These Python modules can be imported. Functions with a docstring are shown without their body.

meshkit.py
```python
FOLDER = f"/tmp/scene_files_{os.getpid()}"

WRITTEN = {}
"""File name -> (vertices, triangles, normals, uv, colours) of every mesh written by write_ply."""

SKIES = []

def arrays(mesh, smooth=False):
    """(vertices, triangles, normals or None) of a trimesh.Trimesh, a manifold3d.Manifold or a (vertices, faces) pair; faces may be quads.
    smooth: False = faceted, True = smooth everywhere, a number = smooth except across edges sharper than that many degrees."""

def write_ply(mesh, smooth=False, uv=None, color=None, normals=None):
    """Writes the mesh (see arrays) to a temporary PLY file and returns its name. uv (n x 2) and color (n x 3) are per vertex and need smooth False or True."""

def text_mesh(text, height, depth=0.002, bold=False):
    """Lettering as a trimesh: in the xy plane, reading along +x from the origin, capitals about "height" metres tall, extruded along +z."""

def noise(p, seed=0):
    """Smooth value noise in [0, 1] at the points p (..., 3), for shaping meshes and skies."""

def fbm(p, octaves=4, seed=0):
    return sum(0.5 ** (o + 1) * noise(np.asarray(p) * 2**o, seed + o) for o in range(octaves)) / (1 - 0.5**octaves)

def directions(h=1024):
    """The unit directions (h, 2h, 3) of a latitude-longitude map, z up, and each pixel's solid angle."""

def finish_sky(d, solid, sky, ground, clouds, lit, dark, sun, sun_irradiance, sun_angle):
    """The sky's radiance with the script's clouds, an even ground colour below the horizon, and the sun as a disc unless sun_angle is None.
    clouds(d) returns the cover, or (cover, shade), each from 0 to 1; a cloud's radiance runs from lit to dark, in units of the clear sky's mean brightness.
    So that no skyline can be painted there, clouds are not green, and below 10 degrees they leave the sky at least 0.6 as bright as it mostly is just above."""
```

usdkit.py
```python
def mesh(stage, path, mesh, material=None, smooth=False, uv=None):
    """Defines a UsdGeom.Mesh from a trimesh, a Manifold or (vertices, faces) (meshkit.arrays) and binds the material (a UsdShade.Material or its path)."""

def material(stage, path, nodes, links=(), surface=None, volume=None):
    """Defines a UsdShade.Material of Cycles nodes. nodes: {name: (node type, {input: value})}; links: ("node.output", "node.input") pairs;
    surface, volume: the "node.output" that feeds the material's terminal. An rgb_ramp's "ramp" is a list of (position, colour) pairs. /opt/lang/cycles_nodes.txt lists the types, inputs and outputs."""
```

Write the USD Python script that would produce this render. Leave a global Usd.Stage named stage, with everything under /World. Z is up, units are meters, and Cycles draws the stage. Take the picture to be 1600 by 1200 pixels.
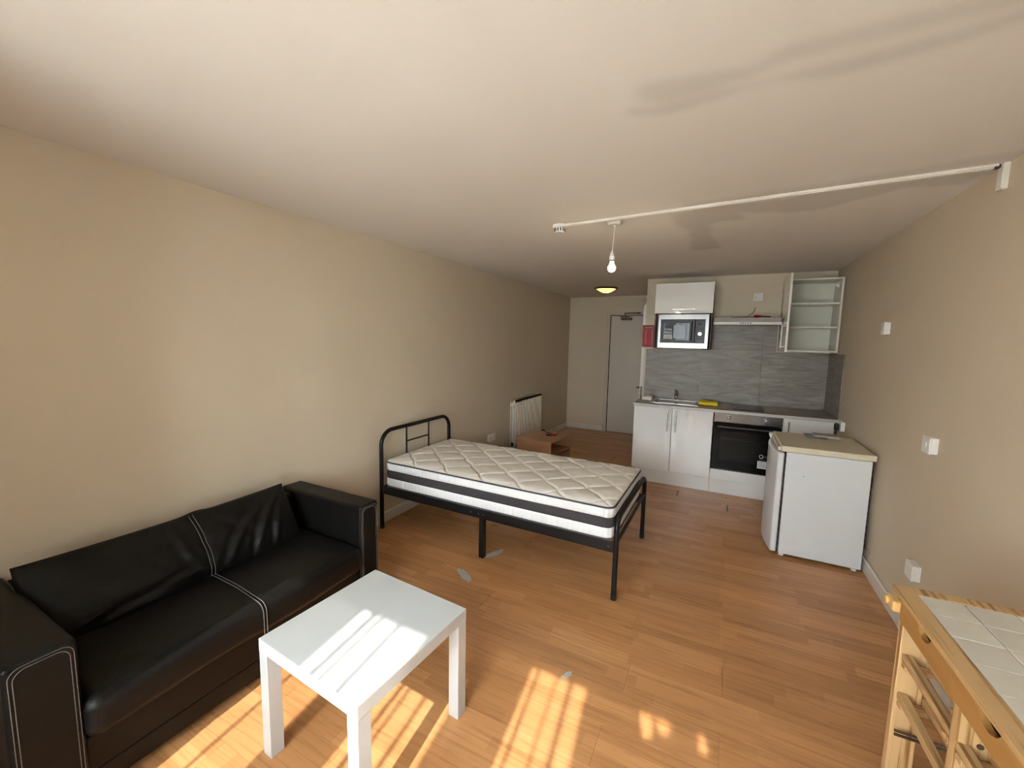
import math, random
import numpy as np, trimesh
from shapely.geometry import Polygon, Point
from shapely import affinity
from pxr import Usd, UsdGeom, UsdLux, UsdShade, Gf, Sdf, Vt
import usdkit, meshkit

stage = Usd.Stage.CreateInMemory()
UsdGeom.SetStageUpAxis(stage, 'Z'); UsdGeom.SetStageMetersPerUnit(stage, 1.0)
UsdGeom.Xform.Define(stage, '/World')
LK = '/World/Looks'
UsdGeom.Scope.Define(stage, LK)

# ------------------------------------------------------------------ camera, sky, sun, exposure
cam = UsdGeom.Camera.Define(stage, '/World/Camera')
R_, U_, F_ = (0.89023, 0.45507, 0.02003), (-0.06661, 0.08656, 0.99402), (-0.45061, 0.88624, -0.10737)
CAM = (2.4932, 0.0, 1.5812)
cam.AddTransformOp().Set(Gf.Matrix4d(*R_, 0, *U_, 0, -F_[0], -F_[1], -F_[2], 0, *CAM, 1))
cam.CreateHorizontalApertureAttr(36.0); cam.CreateVerticalApertureAttr(27.0)
cam.CreateFocalLengthAttr(36.0 * 643.58 / 1600.0)
cam.CreateClippingRangeAttr(Gf.Vec2f(0.02, 500.0))
cam.CreateExposureAttr(1.05)

SKY, SUN = 4.2, 1.5
dome = UsdLux.DomeLight.Define(stage, '/World/Sky')
dome.CreateIntensityAttr(SKY); dome.CreateColorAttr(Gf.Vec3f(0.86, 0.94, 1.0))
sun = UsdLux.DistantLight.Define(stage, '/World/Sun')
sun.CreateIntensityAttr(SUN); sun.CreateNormalizeAttr(True); sun.CreateAngleAttr(0.6); sun.CreateColorAttr(Gf.Vec3f(1.0, 0.93, 0.82))
EL = math.radians(39.3); az = np.array([-0.115, 1.0]); az /= np.linalg.norm(az)
sd = np.array([az[0] * math.cos(EL), az[1] * math.cos(EL), -math.sin(EL)])   # where the sunlight travels
zx = -sd; xx = np.cross([0, 0, 1.0], zx); xx /= np.linalg.norm(xx); yx = np.cross(zx, xx)
sun.AddTransformOp().Set(Gf.Matrix4d(*xx, 0, *yx, 0, *zx, 0, 0, 0, 10, 1))

# ------------------------------------------------------------------ materials
def lin(c):
    return tuple((x / 255 / 12.92) if x / 255 <= .04045 else ((x / 255 + .055) / 1.055) ** 2.4 for x in c)

def mat(name, col, rough=.5, metal=0., spec=.5, bump=0., bscale=60., bdist=.002, coat=0., var=0., vscale=3., emit=None, trans=0., aniso=0.):
    nodes = {'p': ('principled_bsdf', dict(base_color=col, roughness=rough, metallic=metal, specular_ior_level=spec, coat_weight=coat, transmission_weight=trans, anisotropic=aniso)),
             'g': ('geometry', {})}
    links = []
    if emit:
        nodes['p'][1].update(emission_color=emit[0], emission_strength=emit[1])
    if bump:
        nodes['bn'] = ('noise_texture', dict(scale=bscale, detail=4.0)); nodes['b'] = ('bump', dict(strength=bump, distance=bdist))
        links += [('g.position', 'bn.vector'), ('bn.fac', 'b.height'), ('b.normal', 'p.normal')]
    if var:
        nodes['vn'] = ('noise_texture', dict(scale=vscale, detail=4.0))
        nodes['vr'] = ('rgb_ramp', dict(ramp=[(.25, tuple(c * (1 - var) for c in col)), (.75, tuple(min(1, c * (1 + var)) for c in col))]))
        links += [('g.position', 'vn.vector'), ('vn.fac', 'vr.fac'), ('vr.color', 'p.base_color')]
    return usdkit.material(stage, f'{LK}/{name}', nodes, links, surface='p.BSDF')

def stretched(name, scale, cols, rough=.4, spec=.5, bump=0., metal=0., detail=6., distortion=.6, nscale=1., lo=.3, hi=.7, rot=(0, 0, 0), coat=0., scale2=None):
    """grain: noise stretched along one axis"""
    n = len(cols)
    nodes = {'g': ('geometry', {}), 'm': ('mapping', dict(scale=scale, rotation=rot)), 'n': ('noise_texture', dict(scale=nscale, detail=detail, distortion=distortion, roughness=.6)),
             'r': ('rgb_ramp', dict(ramp=[(lo + (hi - lo) * i / (n - 1), c) for i, c in enumerate(cols)])),
             'p': ('principled_bsdf', dict(roughness=rough, specular_ior_level=spec, metallic=metal, coat_weight=coat))}
    links = [('g.position', 'm.vector'), ('m.vector', 'n.vector'), ('n.fac', 'r.fac'), ('r.color', 'p.base_color')]
    if bump:
        nodes['b'] = ('bump', dict(strength=bump, distance=.002)); links += [('n.fac', 'b.height'), ('b.normal', 'p.normal')]
    return usdkit.material(stage, f'{LK}/{name}', nodes, links, surface='p.BSDF')

M = {}
M['wall'] = mat('wall_paint', (.66, .558, .418), .75, spec=.25, bump=.12, bscale=45, bdist=.002, var=.025, vscale=1.3)
M['wallk'] = mat('wall_paint_kitchen', (.665, .57, .435), .7, spec=.25, bump=.1, bscale=45)
M['white'] = mat('white_gloss_paint', (.74, .70, .63), .35, bump=.05, bscale=20)
M['doorw'] = mat('door_paint', (.62, .55, .455), .4, bump=.05, bscale=20)
M['frame'] = mat('door_frame_paint', (.60, .515, .40), .45)
M['plast'] = mat('white_plastic', (.78, .76, .72), .35)
M['trunkp'] = mat('trunking_plastic', (.80, .76, .69), .4)
M['gloss'] = mat('white_gloss_laminate', (.86, .85, .83), .06, coat=.8)
M['carc'] = mat('white_melamine', (.80, .77, .68), .4)
M['carcin'] = mat('cabinet_inside', (.70, .69, .58), .5)
M['steel'] = mat('brushed_steel', (.33, .325, .32), .2, metal=1., aniso=.4)
M['steel_mw'] = mat('bright_steel', (.14, .138, .134), .22, metal=1., aniso=.4)
M['steel_sink'] = mat('sink_steel', (.72, .71, .70), .32, metal=1.)
M['chrome'] = mat('chrome', (.72, .72, .72), .08, metal=1.)
M['handle'] = mat('handle_steel', (.42, .41, .40), .3, metal=1.)
M['bglass'] = mat('black_glass', (.005, .005, .006), .04, spec=.16)
M['bplast'] = mat('black_plastic', (.025, .026, .03), .35)
M['dplast'] = mat('dark_grey_plastic', (.03, .031, .035), .35, spec=.3)
M['mwin'] = mat('microwave_screen', (.06, .062, .065), .15, spec=.3)
M['owin'] = mat('oven_cavity', (.010, .010, .0105), .05, spec=.22)
M['brown'] = mat('dark_brown_board', (.075, .052, .034), .5, spec=.3)
M['sticker'] = mat('white_label', (.72, .72, .72), .5)
M['ink'] = mat('label_ink', (.05, .05, .05), .6)
M['red'] = mat('red_plastic', (.40, .010, .016), .45, spec=.3)
M['redd'] = mat('dark_red_plastic', (.16, .008, .01), .4)
M['pink'] = mat('pale_print', (.52, .16, .15), .5)
M['fridge'] = mat('fridge_white', (.72, .735, .75), .35, bump=.02, bscale=150)
M['cream'] = mat('fridge_top_cream', (.70, .63, .47), .4, var=.06, vscale=6)
M['gap'] = mat('gasket_dark', (.03, .03, .03), .7)
M['table'] = mat('table_white_foil', (.56, .585, .59), .18, spec=.5)
M['leather'] = mat('black_leather', (.0065, .0060, .0057), .44, spec=.19, bump=.35, bscale=220, bdist=.0012)
M['thread'] = mat('grey_thread', (.13, .12, .11), .7)
M['iron'] = mat('black_powder_coat', (.008, .0085, .0095), .36, spec=.35)
M['matt'] = mat('mattress_knit', (.745, .70, .635), .9, spec=.1, bump=.25, bscale=300, bdist=.001)
M['mattside'] = mat('mattress_border_white', (.82, .82, .82), .85, spec=.15, bump=.2, bscale=300, bdist=.001)
M['mattband'] = mat('mattress_charcoal_band', (.062, .058, .060), .9, spec=.1, bump=.5, bscale=420, bdist=.002, var=.25, vscale=260)
M['piping'] = mat('grey_piping', (.075, .078, .08), .8)
M['rad'] = mat('radiator_cream', (.74, .66, .53), .4)
M['radw'] = mat('radiator_white', (.74, .74, .72), .4)
M['bulb'] = mat('lit_bulb', (.9, .85, .7), .4, emit=((1.0, .86, .58), 60.0))
M['bulbneck'] = mat('bulb_neck', (.85, .78, .62), .4, emit=((1.0, .8, .5), 1.0))
M['lampglass'] = mat('lit_amber_glass', (.8, .55, .25), .3, emit=((1.0, .52, .16), 1.25))
M['bronze'] = mat('bronze_rim', (.12, .085, .05), .35, metal=.6)
M['darkmetal'] = mat('aged_metal', (.10, .08, .06), .4, metal=.7)
M['cloth'] = mat('yellow_cloth', (.86, .66, .05), .85, spec=.1, bump=.3, bscale=250, bdist=.001)
M['tissue'] = mat('white_tissue', (.80, .76, .70), .9, spec=.1)
M['blackrub'] = mat('black_rubber', (.015, .015, .016), .5)
M['tile_w'] = mat('cream_tile', (.66, .63, .56), .3, bump=.12, bscale=30, bdist=.004, var=.05, vscale=14)
M['grout'] = mat('tile_grout', (.50, .47, .41), .8)
M['paintmark'] = mat('grey_white_paint_mark', (.46, .48, .47), .7, var=.12, vscale=60)
M['tarmac'] = mat('pale_paving', (.55, .53, .49), .9, var=.1, vscale=2)
M['plaster'] = mat('outer_plaster', (.6, .57, .52), .9)
M['rib'] = mat('towel_rail_wood', lin((222, 178, 112)), .4)
M['hob'] = mat('hob_glass', (.012, .011, .011), .18)
M['clearbag'] = mat('clear_packet', (.42, .36, .33), .18, coat=.5)

# kitchen tiles, worktop, nightstand, pine
M['slate'] = [stretched(f'grey_tile_{i}', (2.6, 2.6, 15), [(.165, .140, .118), (.255, .222, .192), (.35, .312, .273)], .42, nscale=1.0, distortion=1.6, detail=8, lo=.30, hi=.72, rot=(0, .03 * (i - 1), 0)) for i in range(3)]
M['worktop'] = stretched('worktop_laminate', (3, 20, 20), [(.24, .20, .17), (.32, .275, .24), (.38, .335, .295)], .32)
M['worktop_edge'] = mat('worktop_edge', (.55, .51, .46), .35)
M['beech'] = stretched('beech_effect', (4, 4, 40), [(.40, .20, .10), (.47, .25, .13), (.52, .285, .155)], .4, rot=(0, 0, 0))
M['beech_top'] = stretched('beech_effect_top', (3, 40, 40), [(.38, .19, .09), (.45, .235, .12), (.50, .265, .14)], .35)
def pine(name, axis, tone=1.0):
    s = [75, 75, 75]; s['xyz'.index(axis)] = 2.0
    c = [(.30, .15, .05), (.56, .345, .15), (.62, .40, .19)]
    return stretched(name, tuple(s), [tuple(tone * x for x in q) for q in c], .38, distortion=.25, detail=2.5, lo=.38, hi=.52)
M['pine_x'], M['pine_y'], M['pine_z'] = pine('pine_x', 'x'), pine('pine_y', 'y', .95), pine('pine_z', 'z', 1.08)
M['pine_apron'] = stretched('orange_ply', (20, 2, 20), [(.40, .195, .055), (.45, .23, .068), (.48, .25, .08)], .38)

# oak-effect laminate: three printed strips across every plank, each strip its own tone
ROW, Y0 = .193, 1.95
SR = ROW / 3
def floor_material(name, shift, tone):
    base = [(.47, .225, .088), (.60, .305, .128)]
    c1, c2 = (tuple(tone * x for x in q) for q in base)
    nodes = {
        'g': ('geometry', {}),
        'm': ('mapping', dict(location=(shift, SR * 200 - (Y0 % SR), 0))),
        'br': ('brick_texture', dict(color1=c1, color2=c2, mortar=c1, scale=1.0, mortar_size=0.0, brick_width=.41, row_height=SR, offset=.37, offset_frequency=2, squash=1.25, squash_frequency=3, bias=0.0)),
        'mg': ('mapping', dict(scale=(2.2, 55, 1), location=(shift, 0, 0))),
        'n': ('noise_texture', dict(scale=1.0, detail=6.0, roughness=.65, distortion=.9)),
        'r': ('rgb_ramp', dict(ramp=[(.28, (.70, .65, .60)), (.50, (1, 1, 1)), (.75, (1.10, 1.09, 1.07))])),
        'mul': ('vector_math', dict(math_type='multiply')),
        'p': ('principled_bsdf', dict(roughness=.34, specular_ior_level=.42)),
        'b': ('bump', dict(strength=.06, distance=.001)),
    }
    links = [('g.position', 'm.vector'), ('m.vector', 'br.vector'), ('g.position', 'mg.vector'), ('mg.vector', 'n.vector'), ('n.fac', 'r.fac'),
             ('br.color', 'mul.vector1'), ('r.color', 'mul.vector2'), ('mul.vector', 'p.base_color'), ('n.fac', 'b.height'), ('b.normal', 'p.normal')]
    return usdkit.material(stage, f'{LK}/{name}', nodes, links, surface='p.BSDF')
M['plank'] = [floor_material(f'oak_laminate_{i}', .137 * i, t) for i, t in enumerate((1.0, 1.05, .95, 1.02))]

# ceiling: mesh attribute carries the shape of the bare-plaster patches
M['ceil'] = usdkit.material(stage, f'{LK}/ceiling_paint', {
    'a': ('attribute', dict(attribute='patch')), 's': ('separate_color', {}), 'g': ('geometry', {}),
    'n': ('noise_texture', dict(scale=38.0, detail=4.0)), 'b': ('bump', dict(strength=.10, distance=.003)),
    'm': ('mix_vector', dict(a=(.81, .765, .71), b=(.57, .535, .49))),
    'p': ('principled_bsdf', dict(roughness=.7, specular_ior_level=.2))},
    [('a.color', 's.color'), ('s.r', 'm.fac'), ('m.result', 'p.base_color'), ('g.position', 'n.vector'), ('n.fac', 'b.height'), ('b.normal', 'p.normal')], surface='p.BSDF')
# voile curtain
def voile(name, col, tr, cl):
    return usdkit.material(stage, f'{LK}/{name}', {
        'd': ('diffuse_bsdf', dict(color=col)), 't': ('translucent_bsdf', dict(color=col)), 'c': ('transparent_bsdf', dict(color=(1, 1, 1))),
        'm': ('mix_closure', dict(fac=tr)), 'm2': ('mix_closure', dict(fac=cl))},
        [('d.BSDF', 'm.closure1'), ('t.BSDF', 'm.closure2'), ('m.closure', 'm2.closure1'), ('c.BSDF', 'm2.closure2')], surface='m2.closure')
M['voile'] = voile('curtain_voile', (.74, .73, .70), .5, .08)
M['pane'] = usdkit.material(stage, f'{LK}/window_glass', {'t': ('transparent_bsdf', dict(color=(.97, .98, .98))), 'gl': ('glossy_bsdf', dict(roughness=.0)), 'f': ('fresnel', dict(IOR=1.45)), 'm': ('mix_closure', {})},
    [('f.fac', 'm.fac'), ('t.BSDF', 'm.closure1'), ('gl.BSDF', 'm.closure2')], surface='m.closure')

# ------------------------------------------------------------------ mesh helpers
def join(*ms):
    ms = [m for m in ms if m is not None]
    return ms[0] if len(ms) == 1 else trimesh.util.concatenate(ms)

BOXF = None
def cb(x0, x1, y0, y1, z0, z1, c=.0015):
    """box with chamfered edges"""
    global BOXF
    c = min(c, .45 * min(x1 - x0, y1 - y0, z1 - z0))
    if c <= 0:
        m = trimesh.creation.box((x1 - x0, y1 - y0, z1 - z0)); m.apply_translation(((x0 + x1) / 2, (y0 + y1) / 2, (z0 + z1) / 2)); return m
    P, S = [], []
    for sx in (0, 1):
        for sy in (0, 1):
            for sz in (0, 1):
                for k in range(3):
                    o = [c, c, c]; o[k] = 0
                    P.append(((x1 - o[0]) if sx else (x0 + o[0]), (y1 - o[1]) if sy else (y0 + o[1]), (z1 - o[2]) if sz else (z0 + o[2])))
                    q = [.25, .25, .25]; q[k] = 0
                    S.append([(1 - q[0]) if sx else q[0], (1 - q[1]) if sy else q[1], (1 - q[2]) if sz else q[2]])
    if BOXF is None:
        h = trimesh.convex.convex_hull(np.array(S)); idx = [int(np.argmin(((np.array(S) - v) ** 2).sum(1))) for v in h.vertices]
        BOXF = np.array(idx)[h.faces]
    return trimesh.Trimesh(np.array(P), BOXF, process=False)

def grid_faces(nu, nv):
    a = np.arange(nu * nv).reshape(nu, nv)
    q = np.stack([a[:-1, :-1], a[1:, :-1], a[1:, 1:], a[:-1, 1:]], -1).reshape(-1, 4)
    return np.vstack([q[:, [0, 1, 2]], q[:, [0, 2, 3]]])

def rb(x0, x1, y0, y1, z0, z1, r, step=.05, fn=None):
    """rounded box from grids; fn(points, normals) may move the points"""
    lo, hi = np.array([x0, y0, z0]), np.array([x1, y1, z1])
    r = min(r, .499 * (hi - lo).min())
    def axis(a, b):
        e = r * (1 - np.tan(np.linspace(math.pi / 4, 0, 5)))
        mid = np.linspace(a + r, b - r, max(2, int(round((b - a - 2 * r) / step)) + 1))
        return np.unique(np.round(np.concatenate([a + e, mid, b - e]), 7))
    A = [axis(lo[k], hi[k]) for k in range(3)]
    V, Fc, n = [], [], 0
    for k in range(3):
        u, v = (k + 1) % 3, (k + 2) % 3
        for side in (0, 1):
            U, W = np.meshgrid(A[u], A[v], indexing='ij')
            P = np.zeros(U.shape + (3,)); P[..., u] = U; P[..., v] = W; P[..., k] = hi[k] if side else lo[k]
            f = grid_faces(*U.shape)
            V.append(P.reshape(-1, 3)); Fc.append((f if side else f[:, ::-1]) + n); n += U.size
    m = trimesh.Trimesh(np.vstack(V), np.vstack(Fc), process=False); m.merge_vertices(digits_vertex=6)
    p = np.array(m.vertices); inner = np.clip(p, lo + r, hi - r); d = p - inner
    nn = d / np.maximum(np.linalg.norm(d, axis=1, keepdims=True), 1e-9)
    p = inner + r * nn
    if fn is not None:
        p = fn(p, nn)
    return trimesh.Trimesh(p, m.faces, process=False)

def bend(points, r, n=7):
    """fillet the corners of a polyline"""
    P = [np.array(p, float) for p in points]; out = [P[0]]
    for a, b, c in zip(P[:-2], P[1:-1], P[2:]):
        u, v = (a - b) / np.linalg.norm(a - b), (c - b) / np.linalg.norm(c - b)
        ang = math.acos(np.clip(u @ v, -1, 1)); t = min(r / math.tan(ang / 2), .49 * np.linalg.norm(a - b), .49 * np.linalg.norm(c - b)); rr = t * math.tan(ang / 2)
        w = (u + v) / np.linalg.norm(u + v); cen = b + w * rr / math.sin(ang / 2)
        s, e = b + u * t - cen, b + v * t - cen; tot = math.acos(np.clip((s @ e) / rr ** 2, -1, 1))
        for i in range(n + 1):
            k = i / n; out.append(cen + (math.sin((1 - k) * tot) * s + math.sin(k * tot) * e) / math.sin(tot))
    out.append(P[-1]); return np.array(out)

def tube(path, r, n=10, cap=True, closed=False):
    P = np.asarray(path, float); N = len(P)
    T = np.gradient(P, axis=0) if not closed else np.roll(P, -1, 0) - np.roll(P, 1, 0)
    T /= np.maximum(np.linalg.norm(T, axis=1, keepdims=True), 1e-12)
    ref = np.array([0, 0, 1.0]) if abs(T[0][2]) < .9 else np.array([1.0, 0, 0])
    u = np.cross(T[0], ref); u /= np.linalg.norm(u); V = []
    rad = np.broadcast_to(np.asarray(r, float), (N,)); ang = np.linspace(0, 2 * math.pi, n, endpoint=False)
    for i in range(N):
        u = u - T[i] * (u @ T[i]); u /= np.linalg.norm(u); w = np.cross(T[i], u)
        V.append(P[i] + rad[i] * (np.cos(ang)[:, None] * u + np.sin(ang)[:, None] * w))
    V = np.vstack(V); Fc = []
    for i in range(N if closed else N - 1):
        j = (i + 1) % N
        for k in range(n):
            l = (k + 1) % n; Fc += [(i * n + k, i * n + l, j * n + l), (i * n + k, j * n + l, j * n + k)]
    if cap and not closed:
        V = np.vstack([V, P[0], P[-1]]); a, b = len(V) - 2, len(V) - 1
        Fc += [(a, (k + 1) % n, k) for k in range(n)] + [(b, (N - 1) * n + k, (N - 1) * n + (k + 1) % n) for k in range(n)]
    return trimesh.Trimesh(V, np.array(Fc), process=False)

def rod(a, b, r, n=12):
    return tube([a, b], r, n)

def lathe(profile, n=28, at=(0, 0, 0), axis='z'):
    pr = np.array(profile, float); ang = np.linspace(0, 2 * math.pi, n, endpoint=False)
    V = np.stack([pr[:, 0][:, None] * np.cos(ang), pr[:, 0][:, None] * np.sin(ang), np.repeat(pr[:, 1][:, None], n, 1)], -1).reshape(-1, 3)
    Fc = []
    for i in range(len(pr) - 1):
        for k in range(n):
            l = (k + 1) % n; Fc += [(i * n + k, i * n + l, (i + 1) * n + l), (i * n + k, (i + 1) * n + l, (i + 1) * n + k)]
    m = trimesh.Trimesh(V, np.array(Fc), process=False)
    m.update_faces(m.area_faces > 1e-12)
    if m.volume < 0: m.invert()
    if axis == 'y': m.apply_transform(trimesh.transformations.rotation_matrix(math.pi / 2, [1, 0, 0]))     # z -> -y
    if axis == 'x': m.apply_transform(trimesh.transformations.rotation_matrix(-math.pi / 2, [0, 1, 0]))    # z -> -x
    m.apply_translation(at); return m

def prism(pts, depth, plane, off):
    """polygon extruded: plane 'xz' along +y, 'yz' along +x, 'xy' along +z from off"""
    pg = pts if isinstance(pts, Polygon) else Polygon(pts)
    m = trimesh.creation.extrude_polygon(pg, depth, engine='earcut'); v = np.array(m.vertices)
    if plane == 'xz': v = np.stack([v[:, 0], off + v[:, 2], v[:, 1]], 1)
    elif plane == 'yz': v = np.stack([off + v[:, 2], v[:, 0], v[:, 1]], 1)
    else: v = v + [0, 0, off]
    m = trimesh.Trimesh(v, m.faces, process=False)
    if m.volume < 0: m.invert()
    return m

def sheet(points):
    """a grid of points (nu, nv, 3)"""
    return trimesh.Trimesh(points.reshape(-1, 3), grid_faces(points.shape[0], points.shape[1]), process=False)

# ------------------------------------------------------------------ stage helpers
used = {}
def numbered(parent, name):
    k = (parent, name); i = used.get(k, 0); used[k] = i + 1
    return f'{parent}/{name}' if i == 0 else f'{parent}/{name}_{i:03d}'

class Thing:
    def __init__(self, name, label=None, cat=None, loc=(0, 0, 0), rotz=0., group=None, kind=None, parent='/World'):
        self.path = numbered(parent, name); self.loc = np.array(loc, float); self.rot = rotz
        x = UsdGeom.Xform.Define(stage, self.path); x.AddTranslateOp().Set(Gf.Vec3d(*map(float, loc)))
        if rotz: x.AddRotateZOp().Set(float(rotz))
        self.prim = x.GetPrim()
        tag(self.prim, label, cat, group, kind)
    def add(self, name, mesh, m, smooth=35, label=None, under=None, local=False, kind=None):
        """a part; the mesh is given in world metres (or, when local, about the thing's base)"""
        if not local:
            mesh = mesh.copy(); mesh.apply_translation(-self.loc)
            if self.rot: mesh.apply_transform(trimesh.transformations.rotation_matrix(-math.radians(self.rot), [0, 0, 1]))
        p = usdkit.mesh(stage, numbered(under or self.path, name), mesh, m, smooth)
        if label: p.GetPrim().SetCustomDataByKey('label', label)
        if kind: p.GetPrim().SetCustomDataByKey('kind', kind)
        return str(p.GetPath())

def tag(p, label=None, cat=None, group=None, kind=None):
    for k, v in (('label', label), ('category', cat), ('group', group), ('kind', kind)):
        if v: p.SetCustomDataByKey(k, v)

def single(name, mesh, m, label=None, cat=None, kind=None, smooth=35, group=None):
    p = usdkit.mesh(stage, numbered('/World', name), mesh, m, smooth).GetPrim(); tag(p, label, cat, group, kind); return p

# ================================================================== THE ROOM
W, H, YK, YD, YN, XK = 3.49, 2.347, 5.337, 7.143, -.75, 1.618
single('wall_left', cb(-.12, 0, YN - .12, YD + .12, -.1, H + .1, 0), M['wall'], 'long cream painted wall behind the sofa and bed', 'wall', 'structure', False)
single('wall_right', cb(W, W + .12, YN - .12, YD + .12, -.1, H + .1, 0), M['wall'], 'cream painted wall beside the fridge and trolley', 'wall', 'structure', False)
wf = Thing('wall_far', 'cream end wall of the passage around the grey door', 'wall', (0, YD, 0), kind='structure')
wf.add('wall_face', join(cb(0, .685, YD, YD + .12, -.1, H + .1, 0), cb(1.545, W, YD, YD + .12, -.1, H + .1, 0), cb(.685, 1.545, YD, YD + .12, 2.085, H + .1, 0), cb(.6, 1.65, YD + .11, YD + .2, -.1, H + .1, 0)), M['wallk'], False)
wk = Thing('wall_kitchen', 'cream wall behind the kitchen units with grey tiled splashback', 'wall', (XK, YK, 0), kind='structure')
wk.add('wall_face', cb(XK, W, YK, YK + .1, -.1, H + .1, 0), M['wallk'], False)
ti = 0
for z0, z1, xs in ((.9, 1.2, [1.645, 2.277, 2.882, 3.482]), (1.2, 1.5, [1.645, 2.277, 2.882, 3.482]), (1.5, 1.8, [2.277, 2.882, 3.01])):
    for a, b in zip(xs[:-1], xs[1:]):
        wk.add('tile', cb(a + .0007, b - .0007, YK - .009, YK, z0 + .0007, z1 - .0007, .0006), M['slate'][ti % 3], False); ti += 1
for z0, z1 in ((.9, 1.2), (1.2, 1.5)):
    for a, b in ((4.725, 5.04), (5.04, YK - .01)):
        wk.add('tile', cb(W - .009, W, a + .001, b - .001, z0 + .0007, z1 - .0007, .0006), M['slate'][ti % 3], False); ti += 1
wh = Thing('wall_hall', 'cream side wall of the passage behind the kitchen', 'wall', (XK, YK + .1, 0), kind='structure')
wh.add('wall_face', join(cb(XK, XK + .1, YK + .1, 5.56, -.1, H + .1, 0), cb(XK, XK + .1, 6.36, YD, -.1, H + .1, 0), cb(XK, XK + .1, 5.56, 6.36, 2.06, H + .1, 0)), M['wallk'], False)

# near wall with the window the daylight comes through (behind the photographer)
WX0, WX1, WZ0, WZ1 = .87, 3.12, .55, 2.12
wn = Thing('wall_near', 'cream wall around the window behind the viewer', 'wall', (0, YN, 0), kind='structure')
wn.add('wall_face', join(cb(0, WX0, YN - .12, YN, -.1, H + .1, 0), cb(WX1, W, YN - .12, YN, -.1, H + .1, 0), cb(WX0, WX1, YN - .12, YN, -.1, WZ0, 0), cb(WX0, WX1, YN - .12, YN, WZ1, H + .1, 0)), M['wall'], False)
wn.add('wall_nib', cb(0, .85, YN, -.20, -.1, H + .1, 0), M['wall'], False)
wi = Thing('window_1', 'white framed window with slim glazing bars', 'window', (WX0, YN - .06, WZ0), kind='structure')
fy0, fy1 = YN - .115, YN - .075
wi.add('window_frame', join(cb(WX0, WX0 + .05, fy0, fy1, WZ0, WZ1), cb(WX1 - .05, WX1, fy0, fy1, WZ0, WZ1), cb(WX0, WX1, fy0, fy1, WZ0, WZ0 + .05), cb(WX0, WX1, fy0, fy1, WZ1 - .004, WZ1)), M['plast'], False)
for bx, bw in ((1.673, .017), (1.542, .020), (1.583, .014), (2.10, .014), (2.262, .018), (2.19, .008), (1.02, .012), (2.74, .02)):
    wi.add('glazing_bar', cb(bx - bw / 2, bx + bw / 2, fy0 + .01, fy1 - .01, WZ0 + .04, WZ1 - .003, .001), M['plast'], False)
wi.add('pane', cb(WX0 + .03, WX1 - .03, YN - .097, YN - .093, WZ0 + .03, WZ1 - .003, 0), M['pane'], False)
wi.add('window_sill', cb(WX0 - .01, WX1 + .05, YN - .07, YN + .03, WZ0 - .03, WZ0), M['white'], False)
single('ground', cb(-14, 16, -30, YN - .13, -.25, -.15, 0), M['tarmac'], 'sunlit pale paving outside the window', 'ground', 'structure', False)

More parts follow.
